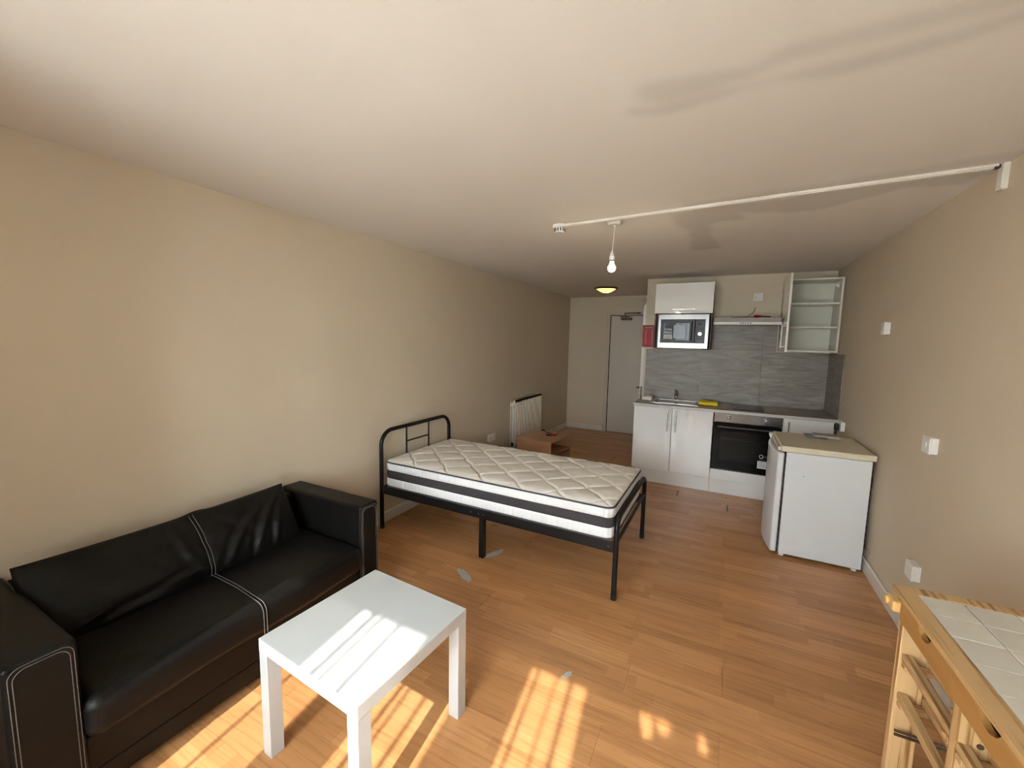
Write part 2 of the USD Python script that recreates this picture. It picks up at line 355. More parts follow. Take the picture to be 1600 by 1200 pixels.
# ceiling with bare-plaster patches
def seg_dist(p, a, b):
    a, b = np.array(a), np.array(b); ab = b - a
    t = np.clip(((p - a) @ ab) / (ab @ ab), 0, 1); return np.linalg.norm(p - (a + t[..., None] * ab), axis=-1)
cx = np.concatenate([np.arange(-.05, 1.4, .15), np.arange(1.4, W + .06, .018)]); cy = np.concatenate([np.arange(YN - .1, .9, .15), np.arange(.9, 4.2, .018), np.arange(4.2, YD + .2, .2)])
GX, GY = np.meshgrid(cx, cy, indexing='ij'); P2 = np.stack([GX, GY], -1)
wob = (meshkit.fbm(np.stack([GX * 7, GY * 7, 0 * GX], -1), 3, 5) - .5)
def ss(d, w0, soft): return np.clip((w0 - d) / soft + .5, 0, 1)
patch = np.zeros(GX.shape)
def stroke(pts, w, soft, k):
    global patch
    d = np.min([seg_dist(P2, a, b) for a, b in zip(pts[:-1], pts[1:])], axis=0) + wob * .055
    patch = np.maximum(patch, k * ss(d, w, soft))
stroke([(2.24, 1.385), (2.40, 1.40), (2.50, 1.42), (2.62, 1.37), (2.80, 1.36), (2.95, 1.375), (3.15, 1.37)], .033, .03, .50)
stroke([(2.26, 1.40), (2.40, 1.42)], .05, .03, .5)
stroke([(2.17, 1.49), (2.27, 1.52), (2.40, 1.50), (2.58, 1.485), (2.76, 1.505), (2.97, 1.47), (3.1, 1.435)], .024, .03, .55)
pg = Polygon([(2.17, 2.70), (2.55, 2.66), (3.47, 2.56), (3.47, 2.75), (3.19, 2.72), (3.07, 2.82), (2.95, 2.93), (2.80, 2.93), (2.66, 2.88), (2.52, 2.86), (2.55, 2.97), (2.47, 3.0), (2.38, 3.03), (2.37, 3.35), (2.42, 3.78), (2.20, 3.83), (2.235, 3.3), (2.225, 3.1), (2.17, 2.97)])
from shapely import contains_xy
jx = GX + .05 * (meshkit.fbm(np.stack([GX * 11, GY * 11, 0 * GX + 3], -1), 3, 8) - .5); jy = GY + .09 * (meshkit.fbm(np.stack([GX * 9, GY * 9, 0 * GX + 7], -1), 3, 9) - .5)
ins = contains_xy(pg, jx.ravel(), jy.ravel()).reshape(GX.shape).astype(float)
patch = np.maximum(patch, .62 * ins)
stroke([(2.3, 2.60), (2.8, 2.545), (3.45, 2.44)], .05, .03, .38)
CZ = np.full(GX.shape, H)
cm = sheet(np.stack([GX, GY, CZ], -1)[::-1])
pc = usdkit.mesh(stage, '/World/ceiling', cm, M['ceil'], False)
tag(pc.GetPrim(), 'low off-white ceiling with patches of bare plaster', 'ceiling', kind='structure')
from scipy.ndimage import gaussian_filter
patch = gaussian_filter(patch, .9)
pv = UsdGeom.PrimvarsAPI(pc).CreatePrimvar('patch', Sdf.ValueTypeNames.Color3fArray, 'vertex')
pv.Set(Vt.Vec3fArray.FromNumpy(np.repeat(patch[::-1].reshape(-1, 1), 3, 1).astype(np.float32)))
single('roof', cb(-.12, W + .12, YN - .12, YD + .12, H + .02, H + .12, 0), M['plaster'], 'slab above the ceiling', 'roof', 'structure', False)

# floor: laminate planks
fl = Thing('floor', 'oak effect laminate floor of staggered planks', 'floor', (0, 0, 0), kind='structure')
fl.add('subfloor', cb(-.05, W + .05, YN - .12, YD + .12, -.1, -.009, 0), M['gap'], False)
rng = random.Random(4)
k0 = int(math.floor((YN - Y0) / ROW)); k1 = int(math.ceil((YD - Y0) / ROW))
for k in range(k0, k1):
    y0, y1 = max(Y0 + k * ROW, YN), min(Y0 + (k + 1) * ROW, YD)
    if y1 - y0 < .01: continue
    xe = XK if y0 > YK + .05 else W
    j = (2.60 if k % 2 == 0 else 2.17) + rng.uniform(-.025, .025)
    cuts = [0.0] + sorted(x for x in [j - 2 * 1.285, j - 1.285, j, j + 1.285] if .05 < x < xe - .05) + [xe]
    for a, b in zip(cuts[:-1], cuts[1:]):
        fl.add('plank', cb(a + .0004, b - .0004, y0 + .0003, y1 - .0003, -.009, 0, .0006), M['plank'][rng.randrange(4)], False)
def blotch(cx_, cy_, L, Wd, ang, seed, z=.0004):
    t = np.linspace(0, 2 * math.pi, 48, endpoint=False); r = 1 + .9 * (meshkit.fbm(np.stack([np.cos(t) * 2.2, np.sin(t) * 2.2, 0 * t], -1), 4, seed) - .5)
    x, y = L * r * np.cos(t), Wd * r * np.sin(t); c, s = math.cos(ang), math.sin(ang)
    return prism(Polygon(np.stack([cx_ + c * x - s * y, cy_ + s * x + c * y], 1)).buffer(0), z, 'xy', 0.0)
fl.add('paint_mark', blotch(1.088, 2.545, .085, .033, 1.15, 3), M['paintmark'], False, 'pale paint mark beside the bed leg')
fl.add('paint_mark', blotch(1.045, 2.20, .085, .030, -.55, 11), M['paintmark'], False, 'pale paint mark nearer the coffee table')
fl.add('paint_mark', blotch(1.935, 1.735, .030, .013, 1.1, 21), M['paintmark'], False, 'small pale paint mark in the patch of sun')
for a, y0, y1 in ((2.165, 4.47, 4.652), (2.632, 4.285, 4.455), (2.625, 4.66, 4.70)):
    fl.add('open_joint', cb(a - .004, a + .004, y0, y1, 0, .0004, 0), M['gap'], False)

def board(name, label, x0, x1, y0, y1, h=.095):
    t = Thing(name, label, 'skirting board', ((x0 + x1) / 2, (y0 + y1) / 2, 0), kind='structure')
    t.add('board', cb(x0, x1, y0, y1, 0, h, .006), M['white'], False)
board('baseboard_left', 'white skirting board along the wall behind sofa and bed', 0, .016, YN, YD)
board('baseboard_right', 'white skirting board beside the fridge', W - .016, W, YN, 4.70)
board('baseboard_far', 'white skirting board left of the passage door', .016, .67, YD - .016, YD)

# door at the end of the passage
d1 = Thing('door_1', 'plain grey white flush door with overhead closer', 'door', (1.1, YD, 0), kind='structure')
d1.add('door_frame', join(cb(.675, .737, YD - .02, YD + .10, 0, 2.03), cb(1.495, 1.56, YD - .02, YD + .10, 0, 2.03), cb(.675, 1.56, YD - .02, YD + .10, 2.03, 2.09)), M['frame'], False)
d1.add('door_leaf', cb(.745, 1.488, YD + .015, YD + .058, .004, 2.022), M['doorw'], False)
d1.add('door_stop', join(cb(.735, .748, YD + .0, YD + .014, 0, 2.03, .001), cb(.735, 1.49, YD + .0, YD + .014, 2.018, 2.032, .001)), M['brown'], False)
d1.add('door_closer', join(rb(.92, 1.10, YD - .035, YD + .014, 1.945, 1.985, .012), cb(.90, 1.06, YD - .015, YD + .012, 1.995, 2.012)), M['darkmetal'], 35)
d1.add('closer_arm', join(tube(bend([(1.0, YD - .012, 1.985), (1.0, YD - .05, 2.02), (.985, YD - .06, 2.055), (1.2, YD - .03, 2.06)], .01), .009, 8), cb(1.17, 1.24, YD - .035, YD - .015, 2.045, 2.07)), M['darkmetal'])
# bathroom door, ajar, seen on its edge
d2 = Thing('door_2', 'cream door standing ajar, seen on its edge', 'door', (1.60, 6.34, 0), kind='structure')
lx0, lx1 = 1.558, 1.600
d2.add('door_leaf', cb(lx0, lx1, 5.50, 6.33, .006, 2.052), M['white'], False)
d2.add('latch_plate', cb(lx0 + .012, lx1 - .012, 5.498, 5.502, .86, 1.01, .0005), M['darkmetal'], False)
d2.add('door_handle', join(rod((lx0, 5.56, .985), (lx0 - .045, 5.56, .985), .009), tube([(lx0 - .045, 5.55, .985), (lx0 - .045, 5.67, .985)], .009), lathe([(0, 0), (.024, 0), (.024, .008), (0, .008)], 20, (lx0, 5.56, .985), 'x')), M['darkmetal'])
d2.add('latch_bolt', cb(lx0 + .016, lx1 - .016, 5.488, 5.5, .885, .905, .001), M['steel'], False)

# ================================================================== CURTAINS (behind the viewer)
YC = YN + .06
def curtain(x0, x1, label, holes=()):
    xs = np.linspace(x0, x1, max(20, int((x1 - x0) / .008))); zs = np.unique(np.concatenate([np.linspace(.06, 1.84, 14), np.linspace(1.84, 2.24, 46)]))
    X, Z = np.meshgrid(xs, zs, indexing='ij'); Y = YC + .020 * np.sin(2 * math.pi * X / .075 + 1.3 * np.sin(X * 9)) * (1 - .35 * np.clip((Z - 1.9) / .3, 0, 1)) + .03
    m = sheet(np.stack([X, Y, Z], -1)); c = m.triangles_center
    keep = np.ones(len(c), bool)
    for (hx, hz, rx, rz, sl) in holes:
        keep &= ~((((c[:, 0] - hx - sl * (c[:, 2] - hz)) / rx) ** 2 + ((c[:, 2] - hz) / rz) ** 2) < 1)
    m.update_faces(keep); m.remove_unreferenced_vertices()
    t = Thing('curtain', label, 'curtain', ((x0 + x1) / 2, YC, .06))
    t.add('fabric', m, M['voile'], True)
    return t
curtain(1.20, 1.465, 'narrow voile curtain between the first two gaps of the window')
curtain(1.785, 2.045, 'narrow voile curtain between the second and third window gaps')
curtain(2.312, 3.32, 'wide voile curtain with small holes near its top', [(2.580, 1.945, .024, .120, 0), (2.643, 1.965, .027, .085, -.12), (2.792, 1.905, .015, .040, 0)])
cr = Thing('curtain_rail', 'white curtain rail over the window', 'curtain rail', (1.8, YC, 2.25))
cr.add('rail', rod((.87, YC + .03, 2.25), (3.4, YC + .03, 2.25), .012), M['plast'])
for bx in (.92, 1.8, 3.3): cr.add('bracket', cb(bx - .01, bx + .01, YN, YC + .03, 2.245, 2.265), M['plast'], False)

# ================================================================== SOFA
so = Thing('sofa', 'black leather two seat sofa with grey double stitching', 'sofa', (.40, 1.02, 0))
L = M['leather']
def wr(amp, f, seed):
    def fn(p, n): return p + n * (amp * (meshkit.fbm(p * f, 4, seed) - .5))[:, None]
    return fn
so.add('back_frame', rb(.035, .16, .45, 1.61, .04, .60, .02, .08, wr(.004, 9, 2)), L, True)
so.add('base', rb(.06, .715, .455, 1.605, .115, .25, .012, .06, wr(.004, 9, 3)), L, True)
so.add('valance', rb(.06, .712, .455, 1.605, .035, .118, .008, .06, wr(.004, 9, 4)), L, True)
def seat_fn(p, n):
    q = p.copy(); u = (p[:, 0] - .2) / .57; v = (p[:, 1] - 1.03) / .58
    top = np.clip((p[:, 2] - .25) / .17, 0, 1)
    q[:, 2] += top * (.018 * (1 - np.clip(np.abs(v), 0, 1) ** 4) * np.clip(1.2 - u, 0, 1) - .006 * np.exp(-(((p[:, 1] - 1.03) / .02) ** 2)) - .012 * np.clip(u - .55, 0, 1))
    q[:, 0] += .008 * np.clip(u, 0, 1) ** 3 * np.sin(v * 5)
    q += n * (.010 * (meshkit.fbm(p * np.array([7, 5, 7]), 4, 6) - .5) * top)[:, None]
    return q
seat = so.add('seat_cushion', rb(.20, .765, .452, 1.608, .252, .405, .045, .022, seat_fn), L, True)
for dy in (-.007, .007):
    y = 1.03 + dy
    so.add('stitching', tube(bend([(.30, y, .424), (.56, y, .421), (.768, y, .398), (.7705, y, .26)], .045, 8), .0016, 6), M['thread'], True, under=seat)
for i, (y0, y1) in enumerate(((.300, .459), (1.608, 1.745))):
    fx = .741 if i == 0 else .73
    a = so.add('arm', rb(.035, fx, y0, y1, .03, .62, .016, .05, wr(.005, 8, 12 + i)), L, True)
    for ins_ in (.011, .020):
        pth = bend([(fx + .0005, y0 + ins_, .045), (fx + .0005, y0 + ins_, .62 - ins_), (fx + .0005, y1 - ins_, .62 - ins_), (fx + .0005, y1 - ins_, .045)], .03, 6)
        so.add('stitching', tube(pth, .0012, 6), M['thread'], True, under=a)
    so.add('foot', lathe([(0, 0), (.022, 0), (.025, .032), (0, .032)], 16, (.68, (y0 + y1) / 2, 0)), M['bplast'])
    so.add('foot', lathe([(0, 0), (.022, 0), (.025, .032), (0, .032)], 16, (.09, (y0 + y1) / 2, 0)), M['bplast'])
# long back cushion leaning on the wall: lens-shaped, creased towards its lower edge
nu, nv = 170, 64
uu, vv = np.meshgrid(np.linspace(-1, 1, nu), np.linspace(0, 1, nv), indexing='ij')
def cushion_pt(uu, vv, side):
    yy = .985 + .535 * uu * (1 + .0 * vv)
    e = (1 - np.abs(uu) ** 8) ** .5 * (np.sin(np.pi * np.clip(vv, 0, 1)) ** .55)
    bz = .385 + .305 * vv; bx = .335 - .165 * vv
    th = .092 * e * (1.30 - .62 * vv) * (1 + .16 * np.exp(-((yy - .74) / .22) ** 2) * (1 - vv))
    pnt = np.stack([yy * 4.2, vv * 3.0, 0 * vv + side], -1)
    cre = (meshkit.fbm(pnt * np.array([1.5, .9, 1]), 4, 31) - .5)
    dirx, dirz = .88, .47
    crease = np.abs(np.sin(yy * 23 + 7 * vv + 6 * cre)) ** .6 - .6
    fold = 0
    for (fy, fv, ang, ln, wd, amp) in ((1.16, .42, .9, .34, .020, .020), (1.27, .34, 1.15, .40, .018, .024), (1.36, .30, 1.3, .38, .016, .020), (1.10, .62, 2.6, .30, .03, .010), (.86, .20, .25, .34, .018, .016), (.72, .12, .1, .40, .02, .022), (.96, .45, 1.9, .40, .020, .014), (.60, .55, .5, .5, .05, .010), (1.22, .70, 2.4, .3, .03, .012)):
        p1, p2 = (yy - fy), (vv - fv) * .35; c_, s_ = math.cos(ang), math.sin(ang); a_, b_ = p1 * c_ + p2 * s_, -p1 * s_ + p2 * c_ + 1.6 * (p1 * c_ + p2 * s_) ** 2
        fold = fold + amp * np.exp(-(a_ / (ln * .5)) ** 2) * (np.exp(-(b_ / wd) ** 2) - .8 * np.exp(-((b_ - 1.7 * wd) / wd) ** 2))
    th = th + e * (.030 * cre + .6 * fold)
    th = th - .010 * e * np.exp(-((yy - 1.03) / .018) ** 2)
    sag = -.012 * (1 - uu ** 2) * vv + .010 * np.exp(-((yy - 1.06) / .05) ** 2) * vv ** 6 - .014 * np.exp(-((np.abs(uu) - 1) / .1) ** 2) * (1 - vv)
    return np.stack([bx + side * th * dirx, yy, bz + side * th * dirz * .55 + sag], -1)
back = so.add('back_cushion', join(sheet(cushion_pt(uu, vv, 1)), sheet(cushion_pt(uu, vv, -1)[::-1])), L, True)
for dy in (-.008, .008):
    v = np.linspace(.06, .97, 40); u = (1.03 + dy - .985) / .535 + 0 * v
    q = cushion_pt(u[:, None], v[:, None], 1)[:, 0]; q[:, 0] += .001
    so.add('stitching', tube(q, .0016, 6), M['thread'], True, under=back)

# ================================================================== COFFEE TABLE
TA = -3.566
tb = Thing('coffee_table', 'square white coffee table in front of the sofa', 'coffee table', (1.328, 1.093, 0), TA)
hw, th_ = .272, .468
tb.add('tabletop', cb(-hw, hw, -hw, hw, th_ - .05, th_, .0012), M['table'], False, local=True)
for sx in (-1, 1):
    for sy in (-1, 1):
        x0, y0 = sx * (hw - .0255), sy * (hw - .0255)
        tb.add('leg', cb(x0 - .025, x0 + .025, y0 - .025, y0 + .025, 0, th_ - .0502, .001), M['table'], False, local=True)
# ================================================================== BED
BX, BY, BL, BW = .064, 2.447, 1.929, .918
bd = Thing('bed_frame', 'black tubular metal single bed frame', 'bed frame', (BX, BY, 0), -.73)
I = M['iron']; r = .0165
bd.add('headboard', tube(bend([(0, 0, 0), (0, 0, .815), (0, BW, .815), (0, BW, 0)], .12, 10), r, 14), I, 40, local=True)
bd.add('footboard', tube(bend([(BL, 0, 0), (BL, 0, .515), (BL, BW, .515), (BL, BW, 0)], .075, 8), r, 14), I, 40, local=True)
for y in (.30, .60): bd.add('spindle', tube([(0, y, .33), (0, y, .805)], .0075, 10), I, 40, local=True)
bd.add('crossbar', tube([(0, .30, .675), (0, .60, .675)], .0065, 10), I, 40, local=True)
bd.add('crossbar', tube([(0, 0, .345), (0, BW, .345)], .012, 10), I, 40, local=True)
bd.add('crossbar', tube([(BL, 0, .365), (BL, BW, .365)], .012, 10), I, 40, local=True)
for y, s in ((-.004, 1), (BW + .004, -1)):
    bd.add('side_rail', join(cb(.01, BL - .01, min(y, y + s * .004), max(y, y + s * .004), .300, .366, .001), cb(.01, BL - .01, min(y, y + s * .035), max(y, y + s * .035), .300, .304, .001)), I, False, local=True)
    bd.add('leg', cb(.945, .985, min(y + s * .004, y + s * .044), max(y + s * .004, y + s * .044), 0, .31, .003), I, False, local=True)
    for bx_ in (.03, .88, .945, .985, BL - .045):
        bd.add('bolt', lathe([(0, 0), (.008, 0), (.007, .004), (0, .005)], 12, (bx_, y - (0 if s > 0 else 0), .333), 'y') if s > 0 else lathe([(0, -.005), (.007, -.004), (.008, 0), (0, 0)], 12, (bx_, y, .333), 'y'), M['darkmetal'], 35, local=True)
for i in range(9):
    bd.add('slat', cb(.12 + i * .21, .15 + i * .21, .002, BW - .002, .335, .36, .002), I, False, local=True)
for x_, y_ in ((0, 0), (0, BW), (BL, 0), (BL, BW)):
    bd.add('foot_cap', lathe([(0, 0), (r + .0015, 0), (r + .0015, .03), (0, .03)], 14, (x_, y_, 0)), M['blackrub'], 40, local=True)
for y in (.05, BW - .05):
    bd.add('bolt', lathe([(0, 0), (.007, 0), (.006, .006), (0, .006)], 12, (BL - r * .5, y, .40)), M['darkmetal'], 35, local=True)

# ================================================================== MATTRESS
mt = Thing('mattress', 'white quilted mattress with charcoal side stripe on the bed', 'mattress', (BX, BY, 0), -.73)
mx0, mx1, my0, my1 = .025, BL - .028, .008, BW - .008
ZB, ZT, RC = .362, .568, .055
def rr_path(inset, n=10, step=.006):
    x0, x1, y0, y1, rc = mx0 + inset, mx1 - inset, my0 + inset, my1 - inset, max(RC - inset, .004)
    pts = []
    for cx_, cy_, a0 in ((x1 - rc, y0 + rc, -90), (x1 - rc, y1 - rc, 0), (x0 + rc, y1 - rc, 90), (x0 + rc, y0 + rc, 180)):
        for a in np.linspace(a0, a0 + 90, n): pts.append((cx_ + rc * math.cos(math.radians(a)), cy_ + rc * math.sin(math.radians(a))))
    P = np.array(pts + pts[:1]); s = np.concatenate([[0], np.cumsum(np.linalg.norm(np.diff(P, axis=0), axis=1))])
    t = np.linspace(0, s[-1], int(s[-1] / step), endpoint=False)
    return np.stack([np.interp(t, s, P[:, 0]), np.interp(t, s, P[:, 1])], 1), t
def band(zs, outs, pleat=0.):
    base, t = rr_path(0); nrm = np.roll(base, -1, 0) - np.roll(base, 1, 0); nrm = np.stack([nrm[:, 1], -nrm[:, 0]], 1); nrm /= np.linalg.norm(nrm, axis=1, keepdims=True)
    V = []
    for z, o in zip(zs, outs):
        d = o + pleat * (np.abs(np.sin(math.pi * t / .036)) ** .4 - .8) + .003 * (meshkit.noise(np.stack([t * 6, 0 * t + z * 30, 0 * t], -1), 4) - .5)
        V.append(np.concatenate([base + nrm * d[:, None], np.full((len(t), 1), z)], 1))
    V = np.array(V); n = len(t); V = np.concatenate([V, V[:, :1]], 1)
    return sheet(V.transpose(1, 0, 2))
def prof(z0, z1, bulge, n=7):
    z = np.linspace(z0, z1, n); return z, bulge * (1 - ((z - (z0 + z1) / 2) / ((z1 - z0) / 2)) ** 4) - .004
z, o = prof(.503, ZT - .004, .007); mt.add('upper_border', band(z, o, .0045), M['mattside'], True, local=True)
z, o = prof(.437, .503, .003); mt.add('stripe', band(z, o), M['mattband'], True, 'charcoal stripe round the side', local=True)
z, o = prof(ZB + .006, .437, .007); mt.add('lower_border', band(z, o, .0045), M['mattside'], True, local=True)
for zz in (ZT, ZB + .006):
    b, t = rr_path(0); path = np.concatenate([b, np.full((len(b), 1), zz)], 1)[::3]
    mt.add('piping', tube(path, .0062, 8, closed=True), M['piping'], True, 'grey piped edge', local=True)
# quilted top
nx, ny = 640, 306
gx, gy = np.meshgrid(np.linspace(0, 1, nx), np.linspace(0, 1, ny), indexing='ij')
PX, PY = mx0 + gx * (mx1 - mx0), my0 + gy * (my1 - my0)
ix, iy = np.clip(PX, mx0 + RC, mx1 - RC), np.clip(PY, my0 + RC, my1 - RC); dx, dy = PX - ix, PY - iy
dm, dn = np.maximum(np.abs(dx), np.abs(dy)), np.hypot(dx, dy); sc = np.where(dn > 1e-9, dm / np.maximum(dn, 1e-9), 1)
QX, QY = ix + dx * sc, iy + dy * sc
wx, wy = QX + BX - 1.573, QY + BY - 2.808
A = wx / .309 + wy / .275; B = wx / .309 - wy / .275
A2 = A + .022 * np.sin(2 * math.pi * B); B2 = B + .022 * np.sin(2 * math.pi * A)
da, db = np.abs(A2 - np.round(A2)), np.abs(B2 - np.round(B2)); dmin = np.minimum(da, db)
edge = np.minimum(np.minimum(QX - mx0, mx1 - QX), np.minimum(QY - my0, my1 - QY))
puff = (1 - np.exp(-(dmin / .042) ** 1.4)) * .013 + (np.clip(da * 2, 0, 1) * np.clip(db * 2, 0, 1)) ** .5 * .007
ztop = ZT - .002 + .010 * (1 - np.exp(-np.clip(edge, 0, 1) / .03)) + puff * (1 - np.exp(-np.clip(edge, 0, 1) / .022)) + .006 * np.sin(np.pi * np.clip(gy, 0, 1)) + .002 * (meshkit.noise(np.stack([QX * 25, QY * 25, 0 * QX], -1), 3) - .5)
ztop[edge < 1e-6] = ZT - .002
mt.add('quilted_top', sheet(np.stack([QX, QY, ztop], -1)), M['matt'], True, local=True)
mt.add('base_cloth', sheet(np.stack([QX[::6, ::6], QY[::6, ::6], np.full(QX[::6, ::6].shape, ZB + .004)], -1)[::-1]), M['mattside'], False, local=True)

# ================================================================== KITCHEN
YF = 4.754                              # front plane of the doors
def bar_handle(t, parent, a, b, off=.028, r_=.006):
    a, b = np.array(a, float), np.array(b, float); o = np.array([0, -off, 0]); d = (b - a) / np.linalg.norm(b - a) * .012
    t.add('handle', join(cb(*sorted((a[0] - .006, b[0] + .006)), a[1] - off - .006, a[1] - off + .005, *sorted((a[2] - .006, b[2] + .006)) if a[2] < b[2] else (b[2] - .006, a[2] + .006), .002), rod(a + d, a + d + o, .005, 8), rod(b - d, b - d + o, .005, 8)), M['handle'], 35, 'brushed steel bar handle', under=parent)
CY = YF + .018
su = Thing('base_cabinet', 'white gloss double sink cabinet left of the oven', 'kitchen cabinet', (2.04, 5.04, 0))
su.add('body', join(cb(1.642, 1.66, CY, YK - .005, .15, .87), cb(2.432, 2.45, CY, YK - .005, .15, .87), cb(1.66, 2.432, CY, YK - .005, .15, .168), cb(1.66, 2.432, YK - .02, YK - .005, .168, .87), cb(1.66, 2.432, CY, CY + .08, .85, .87)), M['carc'], False)
dl = su.add('door', cb(1.640, 2.042, YF, CY - .001, .160, .866, .0015), M['gloss'], False)
bar_handle(su, dl, (2.002, YF, .617), (2.002, YF, .848))
dr = su.add('door', cb(2.046, 2.448, YF, CY - .001, .160, .866, .0015), M['gloss'], False)
bar_handle(su, dr, (2.086, YF, .617), (2.086, YF, .848))
su.add('plinth', cb(1.645, 2.4525, YF + .036, YF + .052, 0, .148, .001), M['gloss'], False)
oh = Thing('plinth_panel', 'white gloss filler panel and plinth under the oven', 'kitchen panel', (2.75, YF, 0))
oh.add('filler_panel', cb(2.4535, 3.062, YF, CY - .001, .155, .264, .0015), M['gloss'], False)
oh.add('plinth', cb(2.4545, 3.468, YF + .034, YF + .05, 0, .150, .001), M['gloss'], False)
rc_ = Thing('base_cabinet', 'narrow white gloss cabinet right of the oven, behind the fridge', 'kitchen cabinet', (3.27, 5.04, 0))
rc_.add('body', join(cb(3.066, 3.082, CY, YK - .005, .155, .87), cb(3.452, 3.468, CY, YK - .005, .155, .87), cb(3.082, 3.452, CY, YK - .005, .155, .171)), M['carc'], False)
d3 = rc_.add('door', cb(3.068, 3.466, YF, CY - .001, .160, .866, .0015), M['gloss'], False)
bar_handle(rc_, d3, (3.111, YF, .617), (3.111, YF, .835))

# worktop with the sink cut out
SX0, SX1, SY0, SY1 = 1.815, 2.275, 4.90, 5.225
wt = Thing('worktop', 'grey brown laminate worktop over the kitchen cabinets', 'worktop', (2.56, 5.04, .87))
pgw = Polygon([(1.630, 4.728), (W - .001, 4.728), (W - .001, YK - .001), (1.630, YK - .001)], [[(SX0 + .01, SY0 + .01), (SX1 - .01, SY0 + .01), (SX1 - .01, SY1 - .01), (SX0 + .01, SY1 - .01)]])
wt.add('slab', prism(pgw, .030, 'xy', .8705), M['worktop'], False)
wt.add('edging', join(cb(1.630, W - .001, 4.7268, 4.7282, .8705, .9005, .0004), cb(1.6288, 1.6302, 4.7282, YK - .001, .8705, .9005, .0004)), M['worktop_edge'], False)
sk = Thing('sink', 'small stainless steel sink set into the worktop', 'sink', (2.04, 5.06, .9))
rim = Polygon([(SX0 - .012, SY0 - .012), (SX1 + .012, SY0 - .012), (SX1 + .012, SY1 + .06), (SX0 - .012, SY1 + .06)]).buffer(.012).difference(Polygon([(SX0 + .012, SY0 + .012), (SX1 - .012, SY0 + .012), (SX1 - .012, SY1 - .012), (SX0 + .012, SY1 - .012)]).buffer(.01))
sk.add('rim', prism(rim, .003, 'xy', .9008), M['steel_sink'], False)
bowl = rb(SX0 + .003, SX1 - .003, SY0 + .003, SY1 - .003, .745, 1.0, .03, .06)
bc = bowl.triangles_center; bowl.update_faces(bc[:, 2] < .9); bowl.remove_unreferenced_vertices(); bv = np.array(bowl.vertices); bv[:, 2] = np.minimum(bv[:, 2], .9025); bowl = trimesh.Trimesh(bv, bowl.faces[:, ::-1], process=False)
sk.add('bowl', bowl, M['steel_sink'], True)
sk.add('overflow', lathe([(0, 0), (.016, 0), (.016, .003), (0, .003)], 20, (2.035, SY1 - .004, .868), 'y'), M['gap'])
sk.add('drain', lathe([(0, 0), (.04, 0), (.035, .004), (0, .004)], 24, (2.04, 5.05, .747)), M['chrome'])
tp = Thing('tap', 'chrome mixer tap behind the sink', 'tap', (2.03, 5.262, .9))
tp.add('body', lathe([(0, .902), (.026, .902), (.026, .908), (.020, .914), (.019, .975), (.0, .985)], 24, (2.03, 5.262, 0)), M['chrome'])
tp.add('spout', tube(bend([(2.03, 5.262, .945), (2.03, 5.23, .975), (2.03, 5.11, .985), (2.03, 5.10, .955)], .02), .012, 12), M['chrome'])
tp.add('lever', join(lathe([(0, .975), (.021, .978), (.022, 1.005), (.014, 1.016), (0, 1.017)], 20, (2.03, 5.262, 0)), tube([(2.03, 5.262, 1.008), (2.02, 5.20, 1.035)], [.009, .006], 10)), M['chrome'])
hb = Thing('hob', 'black glass two ring hob set on the worktop', 'hob', (2.765, 5.06, .9))
hb.add('glass', cb(2.625, 2.905, 4.84, 5.27, .9003, .9055, .0015), M['hob'], False)
for y in (4.95, 5.15): hb.add('cooking_zone', lathe([(.075, .9056), (.078, .9062), (.081, .9056)], 32, (2.765, y, 0)), M['dplast'])
# crumpled things on the worktop
yc = Thing('cleaning_cloth', 'folded yellow cleaning cloth beside the sink', 'cloth', (2.385, 5.07, .9))
def crumple(amp, f, seed, k=1.):
    def fn(p, n): return p + np.stack([0 * p[:, 0], 0 * p[:, 0], np.clip((p[:, 2] - .902) / .02, 0, 1) * amp * (meshkit.fbm(p * f, 4, seed) - .35)], 1) + n * (k * .006 * (meshkit.fbm(p * 22, 3, seed + 1) - .5))[:, None]
    return fn
yc.add('cloth_layer', rb(2.292, 2.482, 4.955, 5.13, .9045, .932, .009, .008, crumple(.034, np.array([17, 24, 5]), 3, 1.6)), M['cloth'], True)
yc.add('cloth_fold', rb(2.285, 2.40, 5.02, 5.18, .906, .924, .008, .008, crumple(.022, np.array([15, 13, 5]), 8)), M['cloth'], True)
ts = Thing('paper_tissue', 'crumpled white tissue on the left end of the worktop', 'tissue', (1.728, 5.03, .9))
ts.add('crumpled_paper', rb(1.678, 1.785, 4.985, 5.075, .9045, .945, .014, .006, crumple(.045, np.array([24, 24, 10]), 17, 2.)), M['tissue'], True)

# oven
ov = Thing('oven', 'built in oven with steel control panel and black glass door', 'oven', (2.757, 5.0, .27))
ov.add('cavity_box', cb(2.472, 3.044, YF + .02, YK - .03, .266, .866, .003), M['gap'], False)
cp = ov.add('control_panel', cb(2.4575, 3.0585, YF - .012, YF + .02, .774, .869, .003), M['steel'], False)
for kx in (2.592, 2.926):
    ov.add('knob', lathe([(0, 0), (.019, 0), (.020, .006), (.016, .024), (.011, .027), (0, .027)], 24, (kx, YF - .012, .826), 'y'), M['steel'], 35, under=cp)
    ov.add('knob_collar', lathe([(0, 0), (.026, 0), (.026, .002), (0, .002)], 24, (kx, YF - .012, .826), 'y'), M['chrome'], 35, under=cp)
od = ov.add('door', cb(2.4585, 3.0575, YF - .014, YF + .018, .278, .766, .003), M['bglass'], False)
ov.add('window', cb(2.525, 2.992, YF - .0146, YF - .0138, .372, .682, .0002), M['owin'], False, 'dark see-through window', under=od)
ov.add('handle', join(rb(2.495, 3.02, YF - .055, YF - .038, .722, .742, .008), cb(2.52, 2.54, YF - .045, YF - .012, .725, .739), cb(2.975, 2.995, YF - .045, YF - .012, .725, .739)), M['bplast'], 40, under=od)
